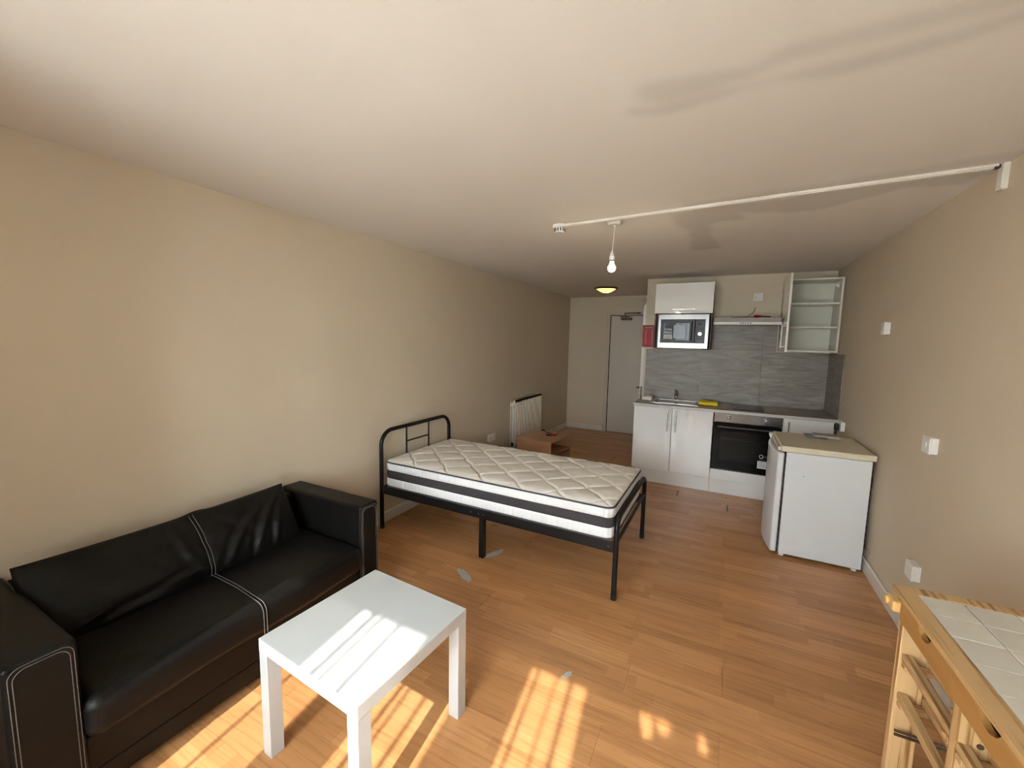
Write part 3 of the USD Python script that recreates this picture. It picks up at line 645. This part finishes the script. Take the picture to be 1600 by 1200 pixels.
ov.add('trim_strip', cb(2.4585, 3.0575, YF - .012, YF + .016, .2665, .2745, .001), M['steel'], False)
for zz in (.60, .615): ov.add('shelf_wire', rod((2.53, YF - .0152, zz), (2.985, YF - .0152, zz), .0009, 6), M['steel'], under=od)
# label stuck on the oven door: circle emblem, lines of print
st = ov.add('sticker', cb(2.876, 3.01, YF - .0156, YF - .0142, .338, .415, .0003), M['sticker'], False, 'white label with lines of small print', under=od)
def print_lines(t, par, x0, x1, zs, y, h=.004, m='ink', seed=1, gap=.25):
    rg = random.Random(seed); ms = []
    for z_ in zs:
        x = x0
        while x < x1 - .006:
            w = min(rg.uniform(.008, .022), x1 - x)
            ms.append(cb(x, x + w, y - .0004, y, z_ - h / 2, z_ + h / 2, 0)); x += w + .004
            if rg.random() < gap * .3: break
    t.add('print', join(*ms), M[m], False, under=par)
print_lines(ov, od, 2.885, 3.0, (.401, .385, .371, .357), YF - .0156, seed=2)
ov.add('emblem', lathe([(.013, 0), (.019, 0), (.019, .0008), (.013, .0008), (.013, 0)], 24, (2.905, YF - .0142, .462), 'y'), M['sticker'], under=od)
print_lines(ov, od, 2.932, 3.01, (.466, .456), YF - .0142, .007, 'sticker', 5, 0)
print_lines(ov, od, 2.89, 3.005, (.437, .427), YF - .0142, .005, 'sticker', 7)

# microwave in its wall cabinet
wc = Thing('wall_cabinet', 'white gloss wall cabinet above the microwave', 'kitchen cabinet', (2.07, 5.16, 1.5))
wc.add('body', join(cb(1.772, 1.788, 5.002, YK - .001, 1.515, 2.238), cb(2.352, 2.368, 5.002, YK - .001, 1.515, 2.238), cb(1.788, 2.352, 5.002, YK - .001, 2.222, 2.238), cb(1.788, 2.352, 5.002, YK - .001, 1.905, 1.921), cb(1.788, 2.352, 5.002, YK - .001, 1.515, 1.530)), M['brown'], False, 'dark edged carcass')
fd = wc.add('door', cb(1.770, 2.370, 4.982, 5.001, 1.908, 2.240, .0015), M['gloss'], False)
wc.add('handle', join(cb(1.958, 2.195, 4.948, 4.958, 1.944, 1.956, .002), rod((1.975, 4.982, 1.95), (1.975, 4.953, 1.95), .005, 8), rod((2.178, 4.982, 1.95), (2.178, 4.953, 1.95), .005, 8)), M['handle'], 35, 'brushed steel bar handle', under=fd)
mw = Thing('microwave', 'built in microwave with wide steel surround', 'microwave', (2.07, 5.15, 1.53))
mw.add('body', cb(1.80, 2.345, 4.99, YK - .01, 1.532, 1.902), M['brown'], False)
FY = 4.955
fr = Polygon([(1.822, 1.523), (2.338, 1.523), (2.338, 1.894), (1.822, 1.894)], [[(1.848, 1.580), (2.306, 1.580), (2.306, 1.841), (1.848, 1.841)]])
mw.add('surround', prism(fr, .032, 'xz', FY), M['steel_mw'], False, 'brushed steel surround')
md = mw.add('door', cb(1.849, 2.202, FY + .002, FY + .03, 1.581, 1.840, .003), M['dplast'], False)
mw.add('window', cb(1.882, 2.150, FY + .0012, FY + .003, 1.610, 1.800, .0005), M['bglass'], False, under=md)
mw.add('screen', cb(1.985, 2.112, FY + .0004, FY + .0014, 1.632, 1.778, .0003), M['mwin'], False, under=md)
mw.add('handle', tube(bend([(2.172, FY + .004, 1.605), (2.172, FY - .022, 1.64), (2.172, FY - .022, 1.78), (2.172, FY + .004, 1.815)], .03), .007, 10), M['dplast'], 40, under=md)
mp = mw.add('control_panel', cb(2.207, 2.305, FY + .002, FY + .03, 1.581, 1.840, .003), M['dplast'], False)
mw.add('knob', lathe([(0, 0), (.021, 0), (.021, .012), (.018, .016), (0, .016)], 28, (2.256, FY + .002, 1.682), 'y'), M['chrome'], 35, 'round silver dial', under=mp)
mw.add('button', cb(2.222, 2.290, FY - .001, FY + .003, 1.594, 1.616, .002), M['bplast'], False, under=mp)
for bx_, bz in ((2.238, 1.738), (2.274, 1.738), (2.238, 1.642), (2.274, 1.642)):
    mw.add('button', cb(bx_ - .010, bx_ + .010, FY + .0005, FY + .003, bz - .004, bz + .004, .001), M['bplast'], False, under=mp)
mw.add('display', cb(2.232, 2.284, FY + .0008, FY + .003, 1.775, 1.805, .0005), M['bglass'], False, under=mp)
mw.add('sticker', cb(1.884, 1.972, FY - .0003, FY + .0012, 1.620, 1.672, .0002), M['sticker'], False, 'white label with lines of small print', under=md)
print_lines(mw, md, 1.890, 1.966, (1.661, 1.650, 1.639, 1.629), FY - .0003, .004, 'ink', 9)
mw.add('emblem', lathe([(.009, 0), (.014, 0), (.014, .0006), (.009, .0006), (.009, 0)], 20, (1.903, FY + .0012, 1.728), 'y'), M['sticker'], under=md)
print_lines(mw, md, 1.922, 1.972, (1.734, 1.724), FY + .0012, .006, 'sticker', 4, 0)
print_lines(mw, md, 1.89, 1.97, (1.702, 1.690), FY + .0012, .005, 'sticker', 6)

# cooker hood
hd = Thing('cooker_hood', 'slim white and steel cooker hood between the wall cabinets', 'cooker hood', (2.69, 5.1, 1.79))
hd.add('body', cb(2.388, 2.992, 4.905, YK - .001, 1.797, 1.853, .003), mat('hood_grey', (.36, .325, .295), .5), False)
hv = hd.add('front_strip', cb(2.384, 2.996, 4.868, 4.93, 1.780, 1.809, .003), mat('hood_white', (.74, .72, .72), .35), False)
for i in range(5): hd.add('button', cb(2.63 + i * .022, 2.643 + i * .022, 4.866, 4.869, 1.790, 1.799, .0005), M['dplast'], False, under=hv)
hd.add('filter', cb(2.42, 2.96, 4.95, YK - .03, 1.790, 1.796, .001), M['steel'], False)
hd.add('vent_grille', join(*[cb(2.545 + i * .012, 2.551 + i * .012, 4.935, 4.97, 1.853, 1.865, .001) for i in range(17)]), M['darkmetal'], False)
pl = Thing('screwdriver', 'red handled screwdriver lying on the cooker hood', 'screwdriver', (2.80, 5.0, 1.86))
pl.add('grip', tube([(2.755, 4.99, 1.870), (2.775, 4.992, 1.871), (2.82, 4.998, 1.871)], [.011, .014, .010], 10), M['red'])
pl.add('shaft', tube([(2.82, 4.998, 1.870), (2.905, 5.01, 1.866)], .006, 8), M['bplast'])
cd = Thing('loose_wire', 'thin grey wire hanging from the wall above the hood', 'wire', (2.76, 5.25, 1.86))
cd.add('wire', tube(bend([(2.60, 5.05, 1.861), (2.70, 5.12, 1.875), (2.765, 5.29, 1.93), (2.785, YK - .004, 1.985)], .06), .004, 8), mat('grey_cable', (.33, .30, .26), .6))

# open wall cabinet on the right
oc = Thing('wall_cabinet', 'empty open wall cabinet with two shelves and its door swung open', 'kitchen cabinet', (3.25, 5.16, 1.5))
x0, x1, y0, z0, z1 = 3.022, W - .004, 5.017, 1.515, 2.240
for a in (x0, x1 - .018): oc.add('side_panel', cb(a, a + .018, y0, YK - .001, z0, z1), M['carc'], False)
oc.add('top_panel', cb(x0 + .018, x1 - .018, y0, YK - .001, z1 - .018, z1), M['carc'], False)
oc.add('bottom_panel', cb(x0 + .018, x1 - .018, y0, YK - .001, z0, z0 + .018), M['carc'], False)
oc.add('back_panel', cb(x0 + .018, x1 - .018, YK - .012, YK - .002, z0 + .018, z1 - .018, 0), M['carcin'], False)
for zz in (1.752, 1.985): oc.add('shelf', cb(x0 + .019, x1 - .019, y0 + .012, YK - .013, zz, zz + .018), M['carc'], False)
dd = oc.add('door', cb(x0 - .020, x0 - .002, 4.575, 5.012, z0 + .002, z1 - .002, .0015), M['gloss'], False)
oc.add('handle', join(cb(x0 - .056, x0 - .046, 4.613, 4.625, 1.55, 1.775, .002), rod((x0 - .05, 4.619, 1.565), (x0 - .02, 4.619, 1.565), .005, 8), rod((x0 - .05, 4.619, 1.76), (x0 - .02, 4.619, 1.76), .005, 8)), M['plast'], 35, under=dd)
oc.add('hinge_plate', join(cb(x1 - .028, x1 - .018, y0 + .11, y0 + .14, 2.150, 2.20), cb(x1 - .05, x1 - .028, y0 + .09, y0 + .12, 2.165, 2.185)), M['plast'], False)
for zz in (1.60, 2.15): oc.add('hinge', cb(x0 - .004, x0 + .03, 5.0, 5.03, zz, zz + .05, .004), M['chrome'], False)

# fire notice at the end of the kitchen wall
fn_ = Thing('fire_blanket', 'red fire blanket case at the left end of the kitchen wall', 'fire blanket', (1.66, YK - .02, 1.65))
cs = fn_.add('case', rb(1.594, 1.735, YK - .035, YK - .0005, 1.525, 1.790, .006), M['red'], 35)
fn_.add('header', cb(1.612, 1.732, YK - .0365, YK - .034, 1.745, 1.778, .0004), M['redd'], False, under=cs)
fn_.add('print', join(*[cb(1.62 + i * .02, 1.635 + i * .02, YK - .0372, YK - .036, 1.758, 1.766, 0) for i in range(5)]), M['pink'], False, under=cs)
rg = random.Random(8)
cols = []
for cx0, wd in ((1.628, .012), (1.703, .010)):
    zz = 1.735
    while zz > 1.565:
        h_ = rg.uniform(.010, .024); cols.append(cb(cx0, cx0 + wd, YK - .0362, YK - .0348, zz - h_, zz, 0)); zz -= h_ + .006
fn_.add('print', join(*cols), M['pink'], False, 'upright columns of pale lettering', under=cs)
fn_.add('print', join(*[cb(1.658, 1.690, YK - .0362, YK - .0348, 1.72 - i * .018, 1.726 - i * .018, 0) for i in range(8)]), M['redd'], False, under=cs)

# ================================================================== FRIDGE
fg = Thing('fridge', 'white undercounter fridge with a yellowed top', 'fridge', (3.2, 3.84, 0))
fg.add('body', cb(2.962, 3.455, 3.555, 4.118, .022, .800, .004), M['fridge'], False)
fg.add('top', rb(2.924, 3.472, 3.545, 4.128, .803, .846, .008, .08), M['cream'], 35, 'yellowed cream top slab')
def door_bow(p, n):
    q = p.copy(); k = 1 - ((p[:, 1] - 3.837) / .285) ** 2
    q[:, 0] -= np.clip((2.95 - p[:, 0]) / .04, 0, 1) * .034 * np.clip(k, 0, 1); return q
fdoor = fg.add('door', rb(2.908, 2.948, 3.550, 4.124, .028, .793, .012, .03, door_bow), M['fridge'], True)
fg.add('gasket', cb(2.948, 2.962, 3.565, 4.11, .035, .800, 0), M['gap'], False)
fg.add('top_trim', rb(2.905, 2.926, 3.56, 4.12, .806, .836, .006, .06), M['cream'], 35)
fg.add('hinge_cap', cb(2.892, 2.915, 4.02, 4.10, .806, .838, .004), M['plast'], False)
for x_, y_ in ((2.985, 3.585), (3.42, 3.585), (2.985, 4.09), (3.42, 4.09)):
    fg.add('foot', lathe([(0, 0), (.016, 0), (.018, .024), (0, .024)], 16, (x_, y_, 0)), M['plast'])
fg.add('condenser', join(*[rod((3.468, 3.60, .12 + i * .05), (3.468, 4.07, .12 + i * .05), .004, 6) for i in range(13)] + [cb(3.455, 3.468, 3.62, 3.64, .10, .76, 0)]), M['gap'], 35)
fg.add('screw_hole', lathe([(0, 0), (.003, 0), (.003, .001), (0, .001)], 10, (3.075, 3.555, .635), 'y'), M['gap'])
pk = Thing('packet', 'clear plastic packet with a grey plate on top of the fridge', 'packet', (3.24, 4.05, .846))
def slump(p, n): return p + np.stack([0 * p[:, 0], 0 * p[:, 0], .010 * (meshkit.fbm(p * 16, 3, 5) - .3) * np.clip((p[:, 2] - .85) / .01, 0, 1)], 1)
pk.add('plate', rb(3.135, 3.27, 3.96, 4.10, .8475, .860, .004, .02), M['steel'], 35)
pk.add('wrapping', rb(3.19, 3.355, 3.98, 4.115, .8475, .868, .009, .012, slump), M['clearbag'], True)

# ================================================================== NIGHTSTAND + bits
NA = -7.
ns = Thing('bedside_table', 'small beech effect bedside table behind the bed', 'bedside table', (.575, 4.71, 0), NA)
w2, d2_, nh = .245, .272, .40
ns.add('top', cb(-w2, w2, -d2_, d2_, nh - .018, nh, .0015), M['beech_top'], False, local=True)
for s in (-1, 1): ns.add('side_panel', cb(-w2 + .004, w2 - .012, s * (d2_ - .012) - .008, s * (d2_ - .012) + .008, 0, nh - .018), M['beech'], False, local=True)
ns.add('back_panel', cb(-w2 + .004, -w2 + .014, -d2_ + .02, d2_ - .02, .02, nh - .018), M['beech'], False, local=True)
for zz in (.05, .215): ns.add('shelf', cb(-w2 + .014, w2 - .016, -d2_ + .02, d2_ - .02, zz, zz + .016), M['beech'], False, local=True)
bc1 = Thing('cable', 'short tangled black cable on the bedside table', 'cable', (.60, 4.80, .40))
bc1.add('lead', tube(bend([(.455, 4.925, .405), (.50, 4.90, .412), (.52, 4.86, .404), (.60, 4.83, .404), (.65, 4.78, .406), (.60, 4.70, .404), (.63, 4.66, .406), (.72, 4.73, .405)], .02), .005, 8), M['blackrub'])
bc1.add('plug', join(rb(.445, .475, 4.90, 4.945, .4005, .418, .006), rb(.60, .66, 4.675, 4.705, .4005, .420, .006)), M['blackrub'])
kf = Thing('key_tag', 'small red and white tag beside the black cable', 'key tag', (.69, 4.76, .40))
kf.add('tag', rb(.66, .71, 4.735, 4.775, .4005, .424, .008), M['red'])
kf.add('ring', tube(np.stack([.722 + .016 * np.cos(np.linspace(0, 6.283, 20, endpoint=False)), 4.755 + .016 * np.sin(np.linspace(0, 6.283, 20, endpoint=False)), np.full(20, .4035)], 1), .0025, 6, closed=True), M['chrome'])
kf.add('label_card', cb(.668, .70, 4.742, 4.768, .424, .4245, 0), M['sticker'], False)

# ================================================================== RADIATOR
rd = Thing('radiator', 'white double panel radiator on the wall beyond the bed', 'radiator', (.07, 5.26, .14))
ry0, ry1, rz0, rz1 = 4.815, 5.705, .148, .786
def rpanel(xc, side):
    n = 17; ys, xs = [], []
    for i in range(n):
        p = (ry1 - ry0) / n; a = ry0 + i * p
        ys += [a, a + .22 * p, a + .32 * p, a + .80 * p, a + .90 * p]; xs += [0, 0, .014, .013, 0]
    ys.append(ry1); xs.append(0); zs = np.array([rz0, rz0 + .03, rz0 + .045, rz1 - .045, rz1 - .03, rz1]); k = np.array([0, 0, 1, 1, 0, 0])
    P = np.zeros((len(ys), len(zs), 3))
    for i, (y_, x_) in enumerate(zip(ys, xs)): P[i, :, 0] = xc + side * x_ * k; P[i, :, 1] = y_; P[i, :, 2] = zs
    m = sheet(P if side > 0 else P[::-1]); back_ = cb(xc - side * .010 if side > 0 else xc, xc if side > 0 else xc + .010, ry0, ry1, rz0, rz1, .001)
    return join(m, back_)
rd.add('panel', rpanel(.098, 1), M['rad'], False); rd.add('panel', rpanel(.030, -1), M['rad'], False)
rd.add('fins', join(*[cb(.040, .088, ry0 + .03 + i * .035, ry0 + .033 + i * .035, rz0 + .06, rz1 - .03, 0) for i in range(24)]), M['radw'], False)
rd.add('end_tube', join(tube(bend([(.042, ry0 + .012, rz1 - .07), (.084, ry0 + .012, rz1 - .07)], .01), .012), rod((.063, ry0 + .018, rz0 + .07), (.063, ry0 + .018, rz1 - .08), .016)), M['radw'])
rd.add('end_cap', cb(.042, .086, ry0 - .002, ry0 + .004, rz1 - .075, rz1 - .052, .002), M['rad'], False)
rd.add('valve', join(rod((.064, ry0 - .01, rz0 + .03), (.064, ry0 + .03, rz0 + .03), .014), rod((.064, ry0 - .006, rz0 + .01), (.064, ry0 - .006, rz0 + .06), .017)), M['bplast'])
rd.add('pipe', rod((.064, ry0 - .006, 0), (.064, ry0 - .006, rz0 + .02), .008), M['radw'])

# ================================================================== SWITCHES AND SOCKETS
def plate(name, label, cat, c, axis, w, h, d, extras):
    t = Thing(name, label, cat, c); x, y, z = c
    def bx(u0, u1, v0, v1, d0, d1, r_=0.002):
        if axis == '+x': return rb(x + d0, x + d1, y + u0, y + u1, z + v0, z + v1, r_)
        if axis == '-x': return rb(x - d1, x - d0, y + u0, y + u1, z + v0, z + v1, r_)
        return rb(x + u0, x + u1, y - d1, y - d0, z + v0, z + v1, r_)
    t.add('back_box', bx(-w / 2 + .002, w / 2 - .002, -h / 2 + .002, h / 2 - .002, 0, d * .7), M['plast'], 35)
    t.add('face_plate', bx(-w / 2, w / 2, -h / 2, h / 2, d * .7, d, .003), M['plast'], 35)
    for nme, u0, u1, v0, v1, m in extras: t.add(nme, bx(u0, u1, v0, v1, d - .001, d + .003, .001), M[m], False)
    return t
sock = [('rocker', -.055, -.041, .02, .032, 'plast'), ('rocker', .041, .055, .02, .032, 'plast'), ('pin_slot', -.046, -.042, -.01, .006, 'ink'), ('pin_slot', .042, .046, -.01, .006, 'ink')]
plate('wall_socket', 'white double socket low on the wall behind the bed', 'socket', (0, 4.335, .375), '+x', .146, .086, .035, sock)
plate('light_switch', 'small white switch box highest on the right wall', 'switch', (W, 3.69, 1.708), '-x', .070, .086, .034, [('rocker', -.008, .008, -.014, .014, 'plast')])
plate('light_switch', 'white switch box at mid height on the right wall', 'switch', (W, 2.823, 1.086), '-x', .086, .086, .036, [('rocker', -.010, .010, -.014, .014, 'plast')])
plate('wall_socket', 'white socket box low on the right wall above the trolley', 'socket', (W, 2.83, .400), '-x', .090, .086, .038, [('rocker', -.010, .010, .01, .022, 'plast')])
plate('wall_socket', 'white square socket plate high on the kitchen wall above the hood', 'socket', (2.80, YK, 2.10), '-y', .092, .088, .012, [('rocker', -.012, .012, -.016, .016, 'plast'), ('pin_slot', -.028, -.024, -.012, .004, 'handle')])
plate('wall_socket', 'white double socket behind the fridge with black plug in it', 'socket', (W, 4.565, .875), '-x', .146, .086, .030, [('rocker', .041, .055, .02, .032, 'plast')])
pg_ = Thing('plug', 'black plug and lead in the socket behind the fridge', 'plug', (W - .05, 4.535, .87))
pg_.add('plug_body', rb(W - .068, W - .034, 4.508, 4.560, .838, .898, .012, .02), M['blackrub'], 35)
pg_.add('lead', tube(bend([(W - .05, 4.534, .842), (W - .052, 4.536, .78), (W - .045, 4.50, .60), (W - .05, 4.46, .35)], .05), .0045, 8), M['blackrub'])

# ================================================================== CEILING FITTINGS
T0, T1 = np.array([1.505, 2.672]), np.array([3.462, 2.519])
tdir = (T1 - T0) / np.linalg.norm(T1 - T0); tn = np.array([-tdir[1], tdir[0]])
def along(a, b, w, zb, zt):
    m = cb(0, np.linalg.norm(b - a), -w / 2, w / 2, zb, zt, .002); m.apply_transform(trimesh.transformations.rotation_matrix(math.atan2(tdir[1], tdir[0]), [0, 0, 1])); m.apply_translation((a[0], a[1], 0)); return m
tr = Thing('cable_trunking', 'white plastic cable trunking running across the ceiling', 'cable trunking', (2.5, 2.6, H))
tr.add('channel', along(T0, T1, .026, H - .012, H), M['trunkp'], False)
tr.add('lid', along(T0, T1 - tdir * .0, .021, H - .017, H - .012), M['trunkp'], False)
tr.add('drop_box', cb(W - .022, W, 2.492, 2.534, 2.238, H - .002, .003), M['trunkp'], False, 'short drop of trunking on the wall')
tr.add('open_end', along(T1 - tdir * .014, T1 + tdir * .006, .024, H - .0178, H - .004), M['brown'], False)
sm = Thing('smoke_detector', 'white smoke detector at the left end of the trunking', 'smoke detector', (1.467, 2.678, H))
sm.add('base', lathe([(0, H), (.048, H), (.048, H - .016), (.046, H - .020), (0, H - .020)], 36, (1.467, 2.678, 0)), M['plast'])
sm.add('chamber', lathe([(0, H - .020), (.034, H - .020), (.032, H - .044), (.026, H - .050), (0, H - .050)], 36, (1.467, 2.678, 0)), M['plast'])
sm.add('vent_slot', join(*[cb(1.467 + .0325 * math.cos(a) - .0035, 1.467 + .0325 * math.cos(a) + .0035, 2.678 + .0325 * math.sin(a) - .0035, 2.678 + .0325 * math.sin(a) + .0035, H - .041, H - .023, 0) for a in np.linspace(0, 2 * math.pi, 12, endpoint=False)]), M['dplast'], False)
PXY = (1.818, 2.745)
pd = Thing('pendant_light', 'bare lit bulb hanging on a white flex from the ceiling', 'pendant light', (*PXY, H))
pd.add('ceiling_rose', lathe([(0, H), (.046, H), (.046, H - .008), (.038, H - .020), (.012, H - .024), (.008, H - .032), (0, H - .032)], 36, (*PXY, 0)), M['plast'])
pd.add('flex', tube([(PXY[0], PXY[1], H - .03), (PXY[0] - .003, PXY[1], H - .09), (PXY[0] - .008, PXY[1], H - .19)], .0028, 8), M['plast'])
bx_, by_ = PXY[0] - .008, PXY[1]
pd.add('lamp_holder', lathe([(0, H - .182), (.006, H - .182), (.017, H - .210), (.0185, H - .212), (.0185, H - .238), (.0165, H - .240), (.0165, H - .248), (0, H - .248)], 28, (bx_, by_, 0)), M['plast'])
pd.add('holder_ring', join(lathe([(.0172, H - .211), (.0195, H - .2125), (.0172, H - .214)], 28, (bx_, by_, 0)), lathe([(.0165, H - .239), (.019, H - .241), (.0165, H - .243)], 28, (bx_, by_, 0))), M['darkmetal'])
bt = H - .248
pd.add('bulb_neck', lathe([(0, bt), (.0145, bt), (.0155, bt - .010), (.0215, bt - .024), (.0245, bt - .032)], 28, (bx_, by_, 0)), M['bulbneck'])
pd.add('bulb', lathe([(.0245, bt - .032), (.0255, bt - .038), (.0243, bt - .050), (.019, bt - .060), (.010, bt - .0655), (0, bt - .067)], 28, (bx_, by_, 0)), M['bulb'])
LX, LY = .937, 5.986
fc = Thing('ceiling_light', 'round amber glass ceiling light in the passage', 'ceiling light', (LX, LY, H))
fc.add('rim', lathe([(0, H), (.165, H), (.168, H - .010), (.150, H - .022), (.138, H - .020), (.138, H - .004)], 44, (LX, LY, 0)), M['bronze'])
def scallop():
    n, rr = 48, np.linspace(0, 1, 12); a = np.linspace(0, 2 * math.pi, n, endpoint=False); V = np.zeros((n + 1, len(rr), 3))
    for i in range(n + 1):
        t = a[i % n]; R = .138 * rr; V[i, :, 0] = LX + R * math.cos(t); V[i, :, 1] = LY + R * math.sin(t); V[i, :, 2] = H - .018 - .058 * (1 - rr ** 1.7) + .004 * np.cos(8 * t) * rr * (1 - rr) * 3
    return sheet(V)
fc.add('glass_bowl', scallop(), M['lampglass'], True, 'lit amber glass bowl')
fc.add('finial', lathe([(0, H - .072), (.010, H - .076), (.008, H - .086), (0, H - .088)], 16, (LX, LY, 0)), M['bronze'])

# ================================================================== KITCHEN TROLLEY
TRA = 1.2
kt = Thing('kitchen_trolley', 'pine kitchen trolley with white tiled top', 'kitchen trolley', (3.012, 1.623, 0), TRA)
TW, TL, TZ = .40, .86, .850
kt.add('top_frame', join(prism(Polygon([(0, -TL), (TW, -TL), (TW, 0), (0, 0)], [[(.044, -TL + .04), (TW - .044, -TL + .04), (TW - .044, -.036), (.044, -.036)]]), .015, 'xy', TZ - .015)), M['pine_y'], False, local=True)
kt.add('tile_bed', cb(.02, TW - .02, -TL + .02, -.02, TZ - .0148, TZ - .006, 0), M['grout'], False, local=True)
nxt, pitch_x, pitch_y = 3, (TW - .088) / 3, .0980
rgt = random.Random(3)
yy_ = -.036
while yy_ > -TL + .05:
    for i in range(nxt):
        a = .044 + i * pitch_x; b0 = max(yy_ - pitch_y, -TL + .04)
        kt.add('tile', cb(a + .0010, a + pitch_x - .0010, b0 + .0010, yy_ - .0010, TZ - .008, TZ - .0012 + rgt.uniform(-.0006, .0006), .0015), M['tile_w'], False, local=True)
    yy_ -= pitch_y
# drawer fronts with half-round finger cut-outs under the frame
def drawer_front(y1, y0):
    pg1 = Polygon([(y0, TZ - .095), (y1, TZ - .095), (y1, TZ - .0155), (y0, TZ - .0155)])
    c = (y0 + y1) / 2; cut = affinity.scale(Point(c, TZ - .0155).buffer(1, 24), .046, .044)
    return prism(pg1.difference(cut), .014, 'yz', .014)
for a, b in ((-.034, -.3285), (-.3300, -.618), (-.6195, -TL + .012)):
    kt.add('drawer_front', drawer_front(a, b), M['pine_apron'], False, 'orange tinted drawer front with finger cut-out', local=True)
kt.add('drawer_box', join(cb(.04, TW - .03, -.29, -.03, TZ - .094, TZ - .086, 0), cb(.04, TW - .03, -TL + .04, -.30, TZ - .094, TZ - .086, 0), cb(.034, .037, -TL + .03, -.03, TZ - .094, TZ - .070, 0)), M['brown'], False, local=True)
kt.add('rear_rail', cb(TW - .03, TW - .012, -TL + .012, -.012, TZ - .095, TZ - .0155), M['pine_y'], False, local=True)
kt.add('end_rail', cb(.024, TW - .03, -.028, -.012, TZ - .095, TZ - .0155), M['pine_x'], False, local=True)
LEGS = ((-.030, -.002), (-.345, -.316), (-TL + .004, -TL + .034))
for a, b in LEGS:
    for x_ in ((.026 if b > -.1 else .0295), TW - .09):
        kt.add('leg', cb(x_, x_ + .064, a, b, .0, TZ - (.016 if b > -.1 else .096), .002), M['pine_z'], False, local=True)
for zz in (.628, .50):
    for x_ in (.031, .090, .150, TW - .16, TW - .052):
        kt.add('shelf_rail', cb(x_, x_ + .024, -TL + .036, -.031, zz, zz + .022, .0015), M['pine_y'], False, local=True)
    for y_ in (-.052, -.300, -.362, -.60, -TL + .05):
        kt.add('shelf_slat', cb(.030, TW - .03, y_ - .014, y_ + .014, zz - .016, zz - .0005, .0015), M['pine_x'], False, local=True)
for y_ in (-.050, -.37):
    kt.add('wire_runner', join(rod((.03, y_, .405), (TW - .03, y_, .405), .004, 8), rod((.03, y_, .392), (TW - .03, y_, .392), .004, 8)), M['steel'], 35, local=True)
kt.add('lower_rail', cb(.085, .115, -.56, -.10, .30, .325, .002), M['pine_y'], False, local=True)
kt.add('towel_rail', join(rod((-.002, .038, TZ - .074), (TW + .004, .038, TZ - .074), .012, 12)), M['rib'], 35, local=True)
for x_ in (.006, TW - .03): kt.add('rail_bracket', rb(x_, x_ + .024, -.002, .052, TZ - .092, TZ - .056, .006), M['rib'], 35, local=True)
kt.add('bolt_hole', lathe([(0, 0), (.007, 0), (.007, .001), (0, .001)], 14, (.072, -.345, .655), 'y'), M['brown'], 35, local=True)
